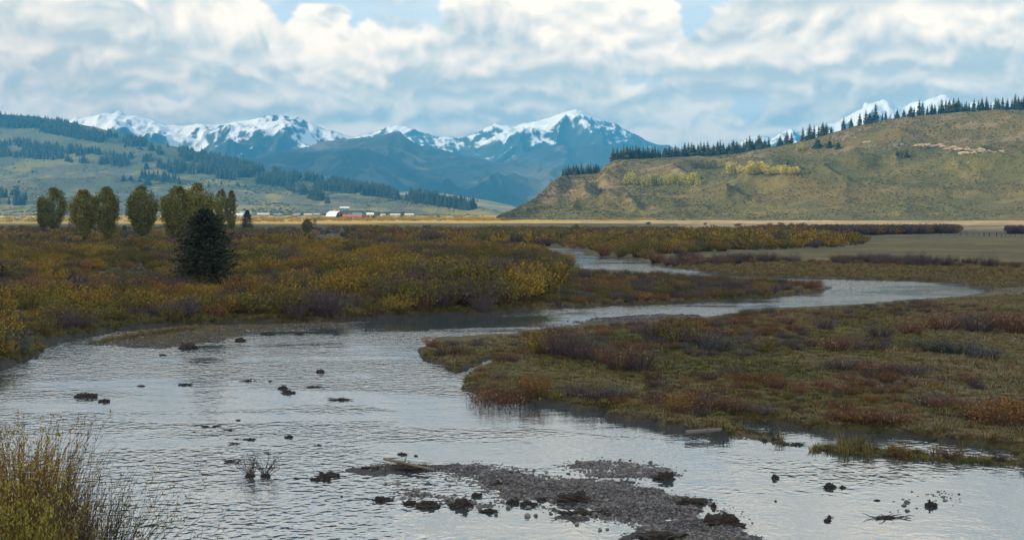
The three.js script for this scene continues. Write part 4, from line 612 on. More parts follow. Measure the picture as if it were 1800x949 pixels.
// brush in the sunlit fields: golden willows, dark round bushes
{
  const r = rng(301), list = [[], []], spots = [[[0, 379], [560, 379], [560, 391], [0, 391]], [[560, 383.5], [900, 385], [1240, 385], [1240, 389], [700, 390.5], [560, 391.5]], [[1050, 384], [1390, 383.5], [1400, 386.5], [1050, 387.5]], [[640, 375], [860, 377], [860, 384], [640, 383]]];
  spots.forEach((pts, i) => { const P = poly(pts, 0.5); for (let k = 0; k < [500, 420, 260, 200][i]; k++) { const px = lerp(pts[0][0], pts[1][0], r()), py = lerp(pts[0][1], pts[3][1], r()), [x, d] = onPlane(px, py, 0.5); if (!P.inside(x, d)) continue; const h = 1.6 + 2.2 * r() * r(), q = 0.9 + 0.5 * r(); list[r() < 0.8 ? 0 : 1].push([x, groundHeight(x, d) - 0.1, -d, h * 1.8, h, r() * 6, q, q * (0.95 + 0.1 * r()), q]); } });
  const g = mass('field_brush', 'golden low brush dotting the sunlit hay fields', 'brush'); const A = FAR.yellow, B = FAR.olive; scatter(g, 'foliage', A.foliage, leafMat, list[0]); scatter(g, 'foliage', B.foliage, leafMat, list[1]);
  const dark = bushyGeo(71, [[0.05, 0.055, 0.022], [0.07, 0.07, 0.025]], 300, 0.5, 0.12), darkStems = lobes(72, 7);
  for (const [px, py, h, w, l] of [[646, 384.5, 6, 9, 'round dark bush close right of the red-roofed house'], [656, 385, 7, 12, 'larger dark bush right of the red-roofed house'], [706, 381.5, 9, 10, 'dark dome-shaped tree standing in the gold field'], [770, 383, 5, 8, 'dark bush in the gold field below the meadow rise'], [1297, 397, 5, 20, 'low wide dark bush on the edge of the tan field'], [1353, 398, 6, 13, 'leftmost dark bush of the field row'], [1374, 398.5, 8, 18, 'second dark bush of the field row'], [1392, 399.5, 8, 15, 'tall dark bush in the middle of the field row'], [1410, 399.5, 8, 24, 'widest dark bush of the field row'], [1437, 400, 6, 9, 'small dark bush right of the widest in the field row'], [1455, 400.5, 7, 17, 'second dark bush from the right end of the field row'], [1474, 400, 6, 20, 'rightmost dark bush of the field row'], [1140, 394, 4, 14, 'low dark bush at the left edge of the tan field'], [1240, 395, 4, 8, 'tiny dark bush left of the low wide one on the tan field'], [1374, 386, 5, 12, 'dark bush at the foot of the bluff'], [1358, 386, 5, 14, 'yellowish bush at the foot of the bluff']]) {
    const [x, d] = onPlane(px, py, 0.6), k = d / F, o = thing('field_bush', l, 'bush', new THREE.Vector3(x, groundHeight(x, d) - 0.1, -d), px, 'bushes in the fields'); o.scale.set(w * k, h * k * 1.15, w * k); part(o, 'stems', darkStems, barkMat); part(o, 'foliage', dark, leafMat);
  }
}
// ---------------------------------------------------------------- grass
function tuftGeo(seed, blades, h, lean, w = 0.012) { const r = rng(seed), s = new Soup(); for (let k = 0; k < blades; k++) { const a = r() * 6.28, q = 0.12 * Math.sqrt(r()), L = h * (0.5 + 0.6 * r()), c = Math.cos(a), z = Math.sin(a), e = lean * (0.3 + r()), p = [c * q, -0.02, z * q], m = [c * (q + e * 0.35), L * 0.6, z * (q + e * 0.35)], t = [c * (q + e), L, z * (q + e)], ww = w * (0.7 + 0.6 * r()), f = 0.75 + 0.5 * r(); const n = norm([c * 0.3, 1, z * 0.3]); s.quad([p[0] - z * ww, p[1], p[2] + c * ww], [p[0] + z * ww, p[1], p[2] - c * ww], [m[0] + z * ww * 0.8, m[1], m[2] - c * ww * 0.8], [m[0] - z * ww * 0.8, m[1], m[2] + c * ww * 0.8], [f, f, f], n, 0.2); s.tri([m[0] - z * ww * 0.8, m[1], m[2] + c * ww * 0.8], [m[0] + z * ww * 0.8, m[1], m[2] - c * ww * 0.8], t, [f, f, f], n, 0.2); } return s.geo(); }
const TUFT = [tuftGeo(1, 22, 0.13, 0.16, 0.008), tuftGeo(2, 22, 0.09, 0.20, 0.008), tuftGeo(3, 20, 0.28, 0.16, 0.009), tuftGeo(4, 18, 0.62, 0.20, 0.010)];
{
  const r = rng(404), lists = [[], [], [], []];
  const cols = [[0.150, 0.122, 0.024], [0.18, 0.138, 0.055], [0.105, 0.096, 0.020], [0.23, 0.18, 0.09], [0.17, 0.105, 0.035]];
  const sow = (pts, n, pick, tall = 1, minW = 0.1, maxW = 60, colPick) => { const P = poly(pts, 0.3); let made = 0; for (let t = 0; made < n && t < n * 12; t++) { const x = lerp(P.x0, P.x1, r()), d = lerp(P.d0, P.d1, r()); if (!P.inside(x, d)) continue; if (maxW === 60 && d < 60 && SLOUGH.inside(x, d) && r() < 0.8) continue; const w = waterSd(x, d); if (w < minW || w > maxW) continue; made++; const a = fbm2(x * 0.09, d * 0.07, 3) + 0.4 * (r() - 0.5), c = colPick ? colPick(r) : a > 0.38 ? cols[2] : a > 0.12 ? cols[0] : a > -0.2 ? cols[1] : r() < 0.5 ? cols[3] : cols[4], q = 0.75 + 0.5 * r(), s = (0.8 + 0.6 * r()) * tall; lists[pick(r)].push([x, groundHeight(x, d) - 0.02, -d, s * 1.3, s, r() * 6.28, c[0] * q, c[1] * q, c[2] * q]); } };
  sow(MEADOW, 60000, (q) => q() < 0.5 ? 0 : q() < 0.9 ? 1 : 2);
  sow(MEADOW, 6000, (q) => q() < 0.7 ? 0 : 2, 0.8, 0.05, 1.3, (q) => cols[q() < 0.5 ? 0 : q() < 0.6 ? 2 : 4]);
  sow([[930, 543], [1000, 480], [1120, 484], [1290, 493], [1380, 499], [1460, 507], [1435, 513], [1380, 521], [1200, 533], [1000, 541]], 14000, (q) => q() < 0.6 ? 0 : 2, 1.0, 0.1);
  sow([[-260, 700], [-260, 560], [300, 540], [1000, 500], [930, 546], [770, 554], [640, 562], [330, 574], [210, 580], [120, 595], [75, 608], [0, 648]], 16000, (q) => q() < 0.6 ? 0 : 2, 1.0, 0.02, 9, (q) => cols[q() < 0.45 ? 0 : q() < 0.6 ? 2 : q() < 0.5 ? 1 : 4]);
  sow([[1150, 470], [1190, 466], [1500, 460], [2100, 466], [2100, 500], [1740, 506], [1600, 494], [1290, 486]], 16000, (q) => q() < 0.6 ? 0 : 2, 1.3, 0.1, 60, (q) => cols[q() < 0.4 ? 1 : q() < 0.5 ? 4 : 0]);
  sow([[1370, 772], [1420, 786], [1440, 768], [1560, 775], [1620, 786], [1700, 800], [1700, 814], [1600, 807], [1480, 798], [1420, 793]], 260, (q) => q() < 0.6 ? 0 : q() < 0.85 ? 2 : 3, 0.8, 0.02, 60, (q) => cols[q() < 0.7 ? 0 : 1]);
  sow([[1480, 765], [1530, 767], [1530, 790], [1480, 786]], 22, () => 3, 0.7, -1, 60, () => cols[0]);
  sow([[-260, 690], [-260, 425], [560, 425], [880, 445], [1000, 472], [990, 505], [905, 544], [640, 558], [330, 570], [75, 602], [0, 640]], 15000, (q) => q() < 0.4 ? 0 : 2, 1.7, 0.5, 60, (q) => cols[q() < 0.4 ? 2 : q() < 0.5 ? 0 : 4].map((t) => t * 0.8));
  // grass on the left gravel bar
  const B = BARS[0]; for (let k = 0, t = 0; k < 4200 && t < 60000; t++) { const x = lerp(B.x0, B.x1, r()), d = lerp(B.d0, B.d1, r()), s = -B.sd(x, d); if (s < 0.15) continue; const [px, py] = pxOf(x, 0.2, -d); const strip = py < 597 - (px - 190) * 0.13; if (!strip && r() > 0.3) continue; k++; const c = cols[r() < 0.5 ? 1 : r() < 0.5 ? 0 : 3], q = 0.8 + 0.5 * r(), z = (strip && px < 345 ? 0.9 : 0.6) * (0.5 + 1.1 * r() * r()); lists[strip && r() < 0.5 ? 2 : 0].push([x, Math.min(0.22, s * 0.12) - 0.03, -d, z, z, r() * 6.28, c[0] * q, c[1] * q, c[2] * q]); }
  const g = mass('meadow_grass', 'short green and straw-coloured grass over meadow, banks and bars', 'grass');
  TUFT.forEach((t, i) => scatter(g, 'grass_blades', t, vmat(0.9), lists[i]));
}
// ---------------------------------------------------------------- gravel bars, cobbles, sod clumps and drift in the river
const barHeight = (B, x, d) => { const i = BARS.indexOf(B), low = i === 3 || i === 4 || i === 6, s = -B.sd(x, d, 30) + 0.8 * fbm2(x * 0.55 + 5, d * 0.55, 3); return clamp(s * (low ? 0.05 : 0.09), -0.35, i === 6 ? -0.02 : low ? 0.03 : i === 0 ? 0.09 : 0.15) + (s > -1 ? (low ? 0.05 : 0.12) * fbm2(x * 0.8, d * 0.8, 3) - (low ? 0.02 : 0.03) : 0); };
function stoneGeo(seed) { const g = new THREE.IcosahedronGeometry(1, 1), P = g.attributes.position; for (let k = 0; k < P.count; k++) { const x = P.getX(k), y = P.getY(k), z = P.getZ(k), f = 1 + 0.35 * n3(x * 1.1 + seed * 7, y * 1.1, z * 1.1); P.setXYZ(k, x * f, y * f * 0.62, z * f * 0.8); } g.computeVertexNormals(); return g; }
const STONE = [1, 2, 3, 4].map(stoneGeo), stoneCols = [[0.105, 0.099, 0.098], [0.145, 0.134, 0.128], [0.07, 0.068, 0.07], [0.125, 0.098, 0.085], [0.215, 0.19, 0.165]];
const stoneMats = stoneCols.map((c) => mat(...c, 0.85));
{
  const r = rng(707), barMat = vmat(0.9, { map: grainTex, bumpMap: bumpTex, bumpScale: 0.05 });
  BARS.forEach((B, i) => {
    const cx = (B.x0 + B.x1) / 2, cd = (B.d0 + B.d1) / 2, W = B.x1 - B.x0 + 3, L = B.d1 - B.d0 + 3, nx = Math.min(220, Math.ceil(W / 0.2)), nd = Math.min(220, Math.ceil(L / 0.25));
    const g = sheet(nd, nx, (a, b) => { const x = cx + (a / (nx - 1) - 0.5) * W, d = cd + (b / (nd - 1) - 0.5) * L, q = 0.8 + 0.4 * fbm2(x, d, 2); return { p: [x, barHeight(B, x, d), -d], c: [0.075 * q, 0.066 * q, 0.06 * q], uv: [x / 2, d / 2] }; });
    const bar = structure('gravel_bar', g, barMat), single = i === 2 ? 190 : i === 3 ? 50 : i === 4 ? 40 : i === 5 ? 15 : 0, lists = [[], [], [], []];
    const area = W * L, n = [4200, 2200, 19000, 3000, 420, 260, 160, 3600][i]; let k = 0;
    for (let t = 0; k < n && t < n * 14; t++) {
      const x = lerp(B.x0 - 0.6, B.x1 + 0.6, r()), d = lerp(B.d0 - 0.8, B.d1 + 0.8, r()), s = -B.sd(x, d, 30); if (s < -0.45 || (s < 0.05 && r() > 0.12) || (i === 4 && r() < 0.3)) continue;
      if (i === 7 && waterSd(x, d) < -0.3) continue;
      const big = r(), sz = (0.018 + 0.045 * r() * r() + (big > 0.96 ? 0.06 * r() : 0)) * (i === 0 || i === 1 || i === 7 ? 1.7 : i > 2 ? 1.15 : 1); k++;
      const y = Math.max(barHeight(B, x, d), i === 7 ? groundHeight(x, d) : -1, s < 0.3 ? -0.02 : -1) + sz * 0.15, c = stoneCols[Math.floor(r() * 5)], q = 0.75 + 0.5 * r();
      lists[Math.floor(r() * 4)].push([x, y, -d, sz, sz, r() * 6.28, c[0] * q, c[1] * q, c[2] * q]);
    }
    for (let k = 0, t = 0; k < single && t < 20000; t++) {
      const x = lerp(B.x0, B.x1, r()), d = lerp(B.d0, B.d1, r()), s = -B.sd(x, d, 30); if (s < -0.2 || d < 36.5) continue; k++;
      const st = part(bar, 'stone', STONE[Math.floor(r() * 4)], stoneMats[Math.floor(r() * 5)]), sz = 0.045 + 0.05 * r(); st.scale.setScalar(sz); st.rotation.y = r() * 6.28; st.position.set(x, Math.max(barHeight(B, x, d), -0.03) + sz * 0.25, -d);
    }
    lists.forEach((l, j) => scatter(bar, 'gravel', STONE[j], mat(1, 1, 1, 0.85), l));
  });
  // pale boulders standing in the shallows
  let k = 0; for (const [px, py, w, l] of [[700, 850, 9, 'small tan cobble left of the quiet pool by the gravel bar'], [727, 862, 9, 'left one of two round pale cobbles by the quiet pool'], [733, 863, 11, 'right one of two round pale cobbles by the quiet pool'], [640, 833, 6, 'dark cobble under the drift heap with the log'], [927, 907, 11, 'pale round cobble below the middle of the gravel bar'], [942, 906, 8, 'smaller pale cobble beside the round one below the gravel bar'], [893, 892, 9, 'tan cobble at the mouth of the quiet pool'], [872, 904, 7, 'grey cobble left of the quiet pool mouth'], [1055, 931, 8, 'grey cobble off the lower edge of the gravel bar'], [1068, 930, 6, 'small cobble off the lower edge of the gravel bar'], [1014, 921, 9, 'dark cobble just off the lower edge of the gravel bar'], [600, 872, 5, 'lone cobble left of the sod strip'], [678, 849, 6, 'small cobble left of the tan one'], [752, 849, 7, 'flat cobble above the quiet pool'], [790, 853, 6, 'small dark cobble inside the quiet pool'], [1364, 880, 5, 'lone stone in the open river right of the gravel bar']]) {
    const [x, d] = onPlane(px, py, 0.02), z = w * d / F * 0.55, s = new THREE.Mesh(STONE[k % 4], stoneMats[[4, 1, 4, 2, 4, 1, 1, 0][k % 8]]); s.name = numbered('cobble'); tag(s, l, 'stone', 'cobbles in the shallows'); s.position.set(x, z * 0.3, -d); s.scale.set(z, z * 1.15, z); s.rotation.y = k++ * 1.7; scene.add(shadow(s));
  }
}
function lumpGeo(w, h, dp, seed, detail = 4) { const g = new THREE.IcosahedronGeometry(1, detail * 3), P = g.attributes.position; for (let k = 0; k < P.count; k++) { const x = P.getX(k), y = P.getY(k), z = P.getZ(k); let f = 0.82 + 0.5 * n3(x * 1.6 + seed * 3.1, y * 1.6, z * 1.6) + 0.28 * n3(x * 4 + seed, y * 4, z * 4) + 0.14 * n3(x * 9, y * 9 + seed, z * 9); P.setXYZ(k, x * f * w / 2, Math.max(-0.25, y * f) * h * (0.75 + 0.5 * n3(x * 2.3, 4, z * 2.3 + seed)), z * f * dp / 2); } g.computeVertexNormals(); return g; }
const sodMat = mat(0.046, 0.035, 0.027, 0.95, { bumpMap: bumpTex, bumpScale: 0.03 }), rootMat = vmat(0.95), logMat = mat(0.30, 0.23, 0.16, 0.85), wetWood = [[0.05, 0.04, 0.032], [0.08, 0.06, 0.045], [0.035, 0.03, 0.027]];
function roots(w, h, n, seed, cols = wetWood, len = 0.35, up = 0.6, rad = 0.012) { const r = rng(seed), s = new Soup(); for (let k = 0; k < n; k++) { const x = (r() - 0.5) * w, z = (r() - 0.5) * w * 0.4, a = r() * 6.28; let p = [x, h * 0.25 * r(), z], d = norm([Math.cos(a), up * (r() - 0.15), Math.sin(a)]); const L = len * (0.4 + r()) / 3, col = cols[Math.floor(r() * cols.length)]; for (let i = 0; i < 3; i++) { const q = [p[0] + d[0] * L, Math.max(-0.05, p[1] + d[1] * L), p[2] + d[2] * L]; s.stick(p, q, rad * (1 - i * 0.28), rad * (0.72 - i * 0.25), col); p = q; d = norm([d[0] + (r() - 0.5) * 0.9, d[1] + (r() - 0.5) * 0.8, d[2] + (r() - 0.5) * 0.9]); } } return s.geo(); }
{
  let seed = 1;
  const sod = (px, py, w, hpx, label, grass = 0) => { const [x, d] = onPlane(px, py, 0.0), k = d / F, W = w * k, H = hpx * k, o = thing('sod_clump', label, 'sod clump', new THREE.Vector3(x, 0, -d), 0, 'sod clumps in the river'); part(o, 'soil_mass', lumpGeo(W, H, W * 0.5, seed), sodMat); part(o, 'roots', roots(W * 0.9, H, 16, seed + 500, wetWood, W * 0.35, 0.5, 0.008 + W * 0.006), rootMat); if (grass) { const g = part(o, 'grass', TUFT[0], mat(0.14, 0.12, 0.05)); g.position.y = H * 0.55; g.scale.setScalar(1.2 * W); } seed++; return o; };
  const drift = (px, py, w, hpx, label, n = 14) => { const [x, d] = onPlane(px, py, 0.0), k = d / F, W = w * k, r = rng(seed * 31), s = new Soup(); for (let q = 0; q < n; q++) { let p = [(r() - 0.5) * W * 0.7, 0.02, (r() - 0.5) * W * 0.25], a = (r() < 0.5 ? 0 : Math.PI) + (r() - 0.5) * 0.6, L = W * (0.12 + 0.14 * r()) / 2; const e = hpx * k; let el = 0.25 * r(); for (let i = 0; i < 3; i++) { const b = [p[0] + Math.cos(a) * L, Math.min(e, Math.max(0, p[1] + el * L)), p[2] + Math.sin(a) * L]; s.stick(p, b, (0.022 - i * 0.006) * (0.6 + W * 0.4), (0.016 - i * 0.005) * (0.6 + W * 0.4), wetWood[Math.floor(r() * 3)], 5); p = b; a += (r() - 0.5) * 0.8; el = (r() - 0.3) * 0.9; } } const o = thing('driftwood_branch', label, 'driftwood', new THREE.Vector3(x, 0, -d), 0, 'driftwood in the river'); part(o, 'branches', s.geo(), rootMat); part(o, 'soil_mass', lumpGeo(W * 0.45, hpx * k * 0.45, W * 0.22, seed), sodMat); seed++; };
  sod(151, 698, 40, 11, 'dark sod clump in open water on the far left, larger of the pair'); sod(182, 706, 21, 7, 'small sod clump right of the larger one on the far left'); sod(248, 679, 15, 3, 'thin flat grassy clod in the bright water on the left', 1); drift(320, 677, 42, 8, 'line of dark twigs in the bright water near the left bar', 10);
  drift(436, 670, 30, 7, 'reddish branch end above the twin drift pieces', 9); sod(474, 670.5, 6, 3, 'tiny dark clod right of the reddish branch'); sod(497, 683, 19, 6, 'upper piece of the twin drift pieces in midstream'); sod(506, 691, 25, 7, 'lower piece of the twin drift pieces in midstream'); drift(551, 681, 34, 8, 'forked drift branch right of the twin pieces', 16); sod(563, 655, 17, 8, 'peaked dark clod upstream in the middle of the river'); drift(602, 703, 46, 9, 'drift branch pointing toward the grassy point', 16);
  drift(360, 750, 22, 6, 'short dark branch left of the midstream litter', 8); sod(380, 750, 15, 3, 'thin dark clod in the midstream litter'); drift(402, 756, 22, 5, 'small twiggy drift right of the thin clod', 10); sod(418, 739, 8, 3, 'tiny clod above the midstream litter'); drift(415, 772, 14, 4, 'small drift left of the long low clod', 7); sod(438, 773, 24, 4, 'long low clod in midstream'); drift(412, 780, 24, 5, 'drift twigs under the long low clod', 9); sod(508, 769, 16, 6, 'rounded dark clod with a bright wake'); drift(560, 783, 15, 4, 'small drift right of the rounded clod', 7); drift(467, 796, 16, 4, 'low drift above the dead shrub', 7); drift(405, 812, 36, 6, 'low branch left of the dead shrub', 12);
  sod(575, 837, 42, 9, 'flat-topped sod clump right of the dead shrub'); sod(555, 845, 20, 8, 'lower left lump beside the flat-topped sod clump'); sod(572, 845, 17, 7, 'lower right lump beside the flat-topped sod clump'); sod(520, 841, 11, 3, 'small clod between the dead shrub and the flat-topped clump');
  sod(652, 827, 40, 10, 'left end of the drift heap with the pale log'); sod(718, 827, 92, 14, 'long dark main body of the drift heap under the pale log'); sod(706, 799, 18, 5, 'dark clod above the pale log'); sod(731, 802, 7, 4, 'tiny clod right of the one above the pale log');
  sod(672, 880, 38, 9, 'leftmost sod clump of the row below the quiet pool'); sod(722, 886, 34, 7, 'low second sod clump of the row below the quiet pool'); sod(752, 891, 46, 13, 'third sod clump of the row below the quiet pool'); sod(810, 891, 50, 17, 'highest sod clump of the row below the quiet pool'); sod(858, 900, 36, 7, 'thin right end of the sod row below the quiet pool'); sod(838, 873, 22, 9, 'small grassy sod clump at the pool edge', 1);
  sod(898, 838, 50, 12, 'slanting sod clump on the upper left of the gravel bar'); sod(880, 855, 44, 10, 'sod clump in a dip of the gravel bar below the slanting one'); sod(902, 885, 24, 12, 'left of two dark clumps on the lower gravel edge'); sod(930, 888, 34, 10, 'right of two dark clumps on the lower gravel edge'); sod(952, 880, 20, 7, 'small brown clod above the two dark clumps'); sod(1010, 882, 74, 19, 'largest sod clump in the centre of the gravel bar'); sod(1032, 862, 24, 8, 'left brown clod on the crown of the gravel bar'); sod(1050, 862, 16, 8, 'right brown clod on the crown of the gravel bar');
  drift(1025, 905, 100, 16, 'tangled bundle of dark drift branches on the lower gravel bar', 46); sod(1168, 842, 44, 15, 'dark sod clump at the right tip of the small gravel bar'); sod(1215, 885, 62, 12, 'sod clump on the right edge of the gravel bar'); sod(1262, 926, 96, 26, 'big sod clump at the lower right end of the gravel bar'); sod(1168, 947, 100, 18, 'wide dark sod clump at the bottom edge of the picture'); sod(1240, 938, 26, 9, 'lump at the foot of the big lower right sod clump'); sod(1255, 892, 12, 12, 'small upright clod off the right edge of the gravel bar');
  sod(1364, 841, 16, 9, 'pointed clod alone right of the gravel bars'); sod(1460, 857, 24, 9, 'square dark clod in the open right channel'); sod(1482, 857, 12, 5, 'small clod beside the square one in the right channel'); sod(1637, 890, 22, 12, 'rooty clod on the right shallows'); drift(1562, 910, 70, 8, 'long low branch on the right shallows', 14); sod(1455, 916, 14, 6, 'dark clod with a curved stick in the right channel'); drift(1459, 910, 16, 14, 'curved stick rising from the right channel', 4); sod(1543, 880, 12, 3, 'flat clod between the square clod and the right shallows');
  sod(330, 613, 40, 12, 'reddish sod lump on the left gravel bar'); sod(422, 600, 22, 8, 'grassy sod lump off the right end of the left bar', 1); sod(285, 625, 14, 4, 'small stones and clod off the left bar'); sod(470, 588, 30, 7, 'dark drift lump on the edge of the left bar'); sod(525, 588, 22, 4, 'thin dark clod off the left bar'); drift(1010, 574, 40, 6, 'dark drift at the left tip of the mid-river gravel bar', 12); sod(1523, 541, 18, 7, 'mossy lump on the far gravel shore'); drift(1155, 490 + 3, 20, 4, 'drift stick on the shore of the upper bend', 6);
  sod(1365, 776, 20, 9, 'dark clod in the slough mouth on the right'); sod(1345, 776, 12, 6, 'small clod left in the slough mouth on the right'); drift(1400, 782, 50, 9, 'drift pile across the slough mouth', 24); drift(1330, 764, 90, 8, 'long drift line under the right bank', 40);
  // pale log on the heap
  { const a = onPlane(675, 808, 0.15), b = onPlane(765, 826, 0.3), o = thing('drift_log', 'bleached tan log leaning on the dark drift heap', 'log', new THREE.Vector3(a[0], 0.18, -a[1])), s = new Soup(); s.stick([0, 0, 0], [b[0] - a[0], 0.12, -(b[1] - a[1])], 0.055, 0.035, [0.22, 0.16, 0.105], 9); s.tri([-0.01, 0.05, 0], [0.0, -0.03, 0.05], [0, -0.03, -0.05], [0.36, 0.28, 0.2]); part(o, 'log_body', s.geo(), rootMat); const kn = new Soup(); kn.stick([(b[0] - a[0]) * 0.4, 0.06, -(b[1] - a[1]) * 0.4], [(b[0] - a[0]) * 0.45, 0.3, -(b[1] - a[1]) * 0.4], 0.03, 0.012, [0.2, 0.15, 0.1], 5); part(o, 'branch_stub', kn.geo(), rootMat); }
  { const a = onPlane(1205, 762, 0.2), b = onPlane(1268, 757, 0.25), o = thing('drift_log', 'grey log lying along the right bank', 'log', new THREE.Vector3(a[0], 0.25, -a[1])), s = new Soup(); s.stick([0, 0, 0], [b[0] - a[0], 0.05, -(b[1] - a[1])], 0.09, 0.07, [0.17, 0.15, 0.14], 9); part(o, 'log_body', s.geo(), rootMat); const kn = new Soup(); kn.stick([(b[0] - a[0]) * 0.6, 0.05, 0], [(b[0] - a[0]) * 0.62, 0.25, 0.05], 0.02, 0.01, [0.12, 0.1, 0.09], 5); part(o, 'branch_stub', kn.geo(), rootMat); }
  { const a = onPlane(1300, 641, 0.35), o = thing('drift_log', 'dark log lying in the grass of the right meadow', 'log', new THREE.Vector3(a[0], 0.42, -a[1])), s = new Soup(), L = 90 * a[1] / F; s.stick([-L, -0.03, 0], [L * 0.1, 0.03, 0.1], 0.13, 0.08, [0.05, 0.04, 0.035], 9); part(o, 'log_body', s.geo(), rootMat); const kn = new Soup(); kn.stick([-L * 0.3, 0, 0], [-L * 0.25, 0.3, 0.05], 0.03, 0.012, [0.06, 0.05, 0.04], 5); part(o, 'branch_stub', kn.geo(), rootMat); }
  // drowned bare shrub standing in the stream
  { const [x, d] = onPlane(452, 838, 0), o = thing('dead_shrub', 'leafless purple-brown shrub standing in the stream', 'dead shrub', new THREE.Vector3(x, 0, -d)), r = rng(99), s = new Soup(), W = 46 * d / F; for (let k = 0; k < 34; k++) { const cl = k % 2 ? 0.28 : -0.2; let p = [cl * W + (r() - 0.5) * 0.12, 0, (r() - 0.5) * 0.15], a = (r() - 0.5) * 1.9 + (cl > 0 ? 0.25 : -0.2); for (let i = 0; i < 4; i++) { const L = 0.15 + 0.08 * r(), q = [p[0] + Math.sin(a) * L, p[1] + Math.cos(a) * L, p[2] + (r() - 0.5) * 0.12]; s.stick(p, q, 0.017 - i * 0.003, 0.014 - i * 0.003, [0.085, 0.06, 0.06]); if (i > 0) s.stick(q, [q[0] + (r() - 0.5) * 0.2, q[1] + 0.12 * r(), q[2]], 0.009, 0.006, [0.085, 0.06, 0.06]); p = q; a += (r() - 0.5) * 0.5; } } part(o, 'twigs', s.geo(), rootMat); for (const [q, w] of [[-0.28, 0.42], [0.3, 0.42]]) { const m = part(o, 'soil_mass', lumpGeo(W * w, 0.14, W * 0.3, q * 50), sodMat); m.position.x = q * W; } }
}
// ---------------------------------------------------------------- ranch buildings, fence, pale rock
function roofGeo(w, l, h, over, thick, gambrel) {                   // ridge along x
  const prof = gambrel ? [[-0.5, 0], [-0.34, 0.62], [0, 1], [0.34, 0.62], [0.5, 0]] : [[-0.5, 0], [0, 1], [0.5, 0]], s = [], q = prof.map(([a, b]) => [a * (w + over), b * h]);
  const sh = new THREE.Shape(); sh.moveTo(q[0][0], q[0][1]); for (let i = 1; i < q.length; i++) sh.lineTo(q[i][0], q[i][1]); for (let i = q.length - 1; i >= 0; i--) sh.lineTo(q[i][0] * (i === 0 || i === q.length - 1 ? 1 : 0.97), q[i][1] - thick); const g = new THREE.ExtrudeGeometry(sh, { depth: l + over, bevelEnabled: false }); g.translate(0, 0, -(l + over) / 2); g.rotateY(Math.PI / 2); return g;
}
function wallsGeo(w, l, wh, h, gambrel) { const prof = gambrel ? [[-0.5, 0], [-0.34, 0.62], [0, 1], [0.34, 0.62], [0.5, 0]] : [[-0.5, 0], [0, 1], [0.5, 0]], sh = new THREE.Shape(); sh.moveTo(-w / 2, -0.5); for (const [a, b] of prof) sh.lineTo(a * w, wh + b * h * 0.96 - 0.05); sh.lineTo(w / 2, -0.5); const g = new THREE.ExtrudeGeometry(sh, { depth: l, bevelEnabled: false }); g.translate(0, 0, -l / 2); g.rotateY(Math.PI / 2); return g; }
function house(name, label, px, py, depth, w, l, wh, rh, wall, roof, turn, o = {}) {
  const p = at(px, py, depth); const t = thing(name, label, o.cat ?? 'house', p, turn, 'ranch buildings'); if (!o.hill) t.position.y = groundHeight(p.x, depth);
  part(t, 'wall', wallsGeo(w, l, wh, rh, o.gambrel), mat(...wall, 0.9)); const r = part(t, 'roof', roofGeo(w, l, rh, 0.9, 0.25, o.gambrel), mat(...roof, o.metal ? 0.45 : 0.85)); r.position.y = wh + 0.02;
  const glass = mat(0.05, 0.09, 0.10, 0.15), trim = mat(0.75, 0.75, 0.72);
  const put = (n, x, y, z, sx, sy, sz, m, host = t) => { const q = part(host, n, new THREE.BoxGeometry(sx, sy, sz), m); q.position.set(x, y, z); return q; };
  const nw = o.windows ?? 2; for (let k = 0; k < nw; k++) { const x = ((k + 0.5) / nw - 0.5) * l * 0.85, q = put('window', x, wh * 0.55, w / 2 + 0.02, 1.6, 1.2, 0.1, trim); put('pane', 0, 0, 0.05, 1.35, 0.95, 0.06, glass, q); }
  put('door', l * 0.06, 1.05, w / 2 + 0.02, 1.1, 2.1, 0.12, o.door ?? trim);
  if (o.gambrel) { const d = put('door', l / 2 + 0.05, 2, 0, 0.15, 4, 3.6, mat(0.09, 0.03, 0.025)); const hl = put('hay_door', l / 2 + 0.05, wh + rh * 0.5, 0, 0.15, 1.6, 1.5, mat(0.55, 0.5, 0.45)); const c = put('cupola', 0, rh + 0.6, 0, 1.5, 1.5, 1.5, mat(0.5, 0.38, 0.25), r); }
  if (o.chimney) put('chimney', l * 0.2, rh * 0.9, 0, 0.8, 1.6, 0.8, mat(0.25, 0.2, 0.18), r);
  return t;
}
house('barn', 'red barn with a pale metal gambrel roof in the gold field', 588, 384.8, 1540, 13, 15, 3.2, 6.2, [0.10, 0.028, 0.022], [0.62, 0.64, 0.64], -0.62, { gambrel: true, cat: 'barn', metal: true, windows: 3 });
house('ranch_house', 'long low red house with a rust-red roof beside the barn', 620, 385, 1500, 9, 22, 2.9, 2.6, [0.13, 0.04, 0.028], [0.30, 0.10, 0.06], -0.12, { windows: 4, chimney: true });
house('ranch_house', 'short red-roofed wing at the right end of the long red house', 639, 384.6, 1530, 7, 10, 2.8, 2.5, [0.10, 0.035, 0.03], [0.25, 0.09, 0.06], 1.1, { windows: 1 });
house('shed', 'tiny pale shed between the barn and the long red house', 596.5, 384, 1545, 3, 4, 2.6, 1.5, [0.6, 0.5, 0.32], [0.7, 0.66, 0.55], 0.4, { windows: 1, cat: 'shed' });
house('cabin', 'blue-roofed house behind the long red house', 627, 379, 2200, 11, 15, 3.4, 3.4, [0.10, 0.09, 0.09], [0.10, 0.24, 0.36], 0.3, { metal: true });
house('cabin', 'white house with a pale roof right of the blue-roofed one', 650, 378.5, 2350, 9, 12, 3.5, 3.6, [0.6, 0.55, 0.48], [0.72, 0.68, 0.62], 0.2);
house('cabin', 'grey-roofed house higher on the slope behind the barn', 605, 368.5, 3060, 11, 21, 3.2, 4, [0.12, 0.15, 0.18], [0.62, 0.60, 0.60], 0.15, { hill: true });
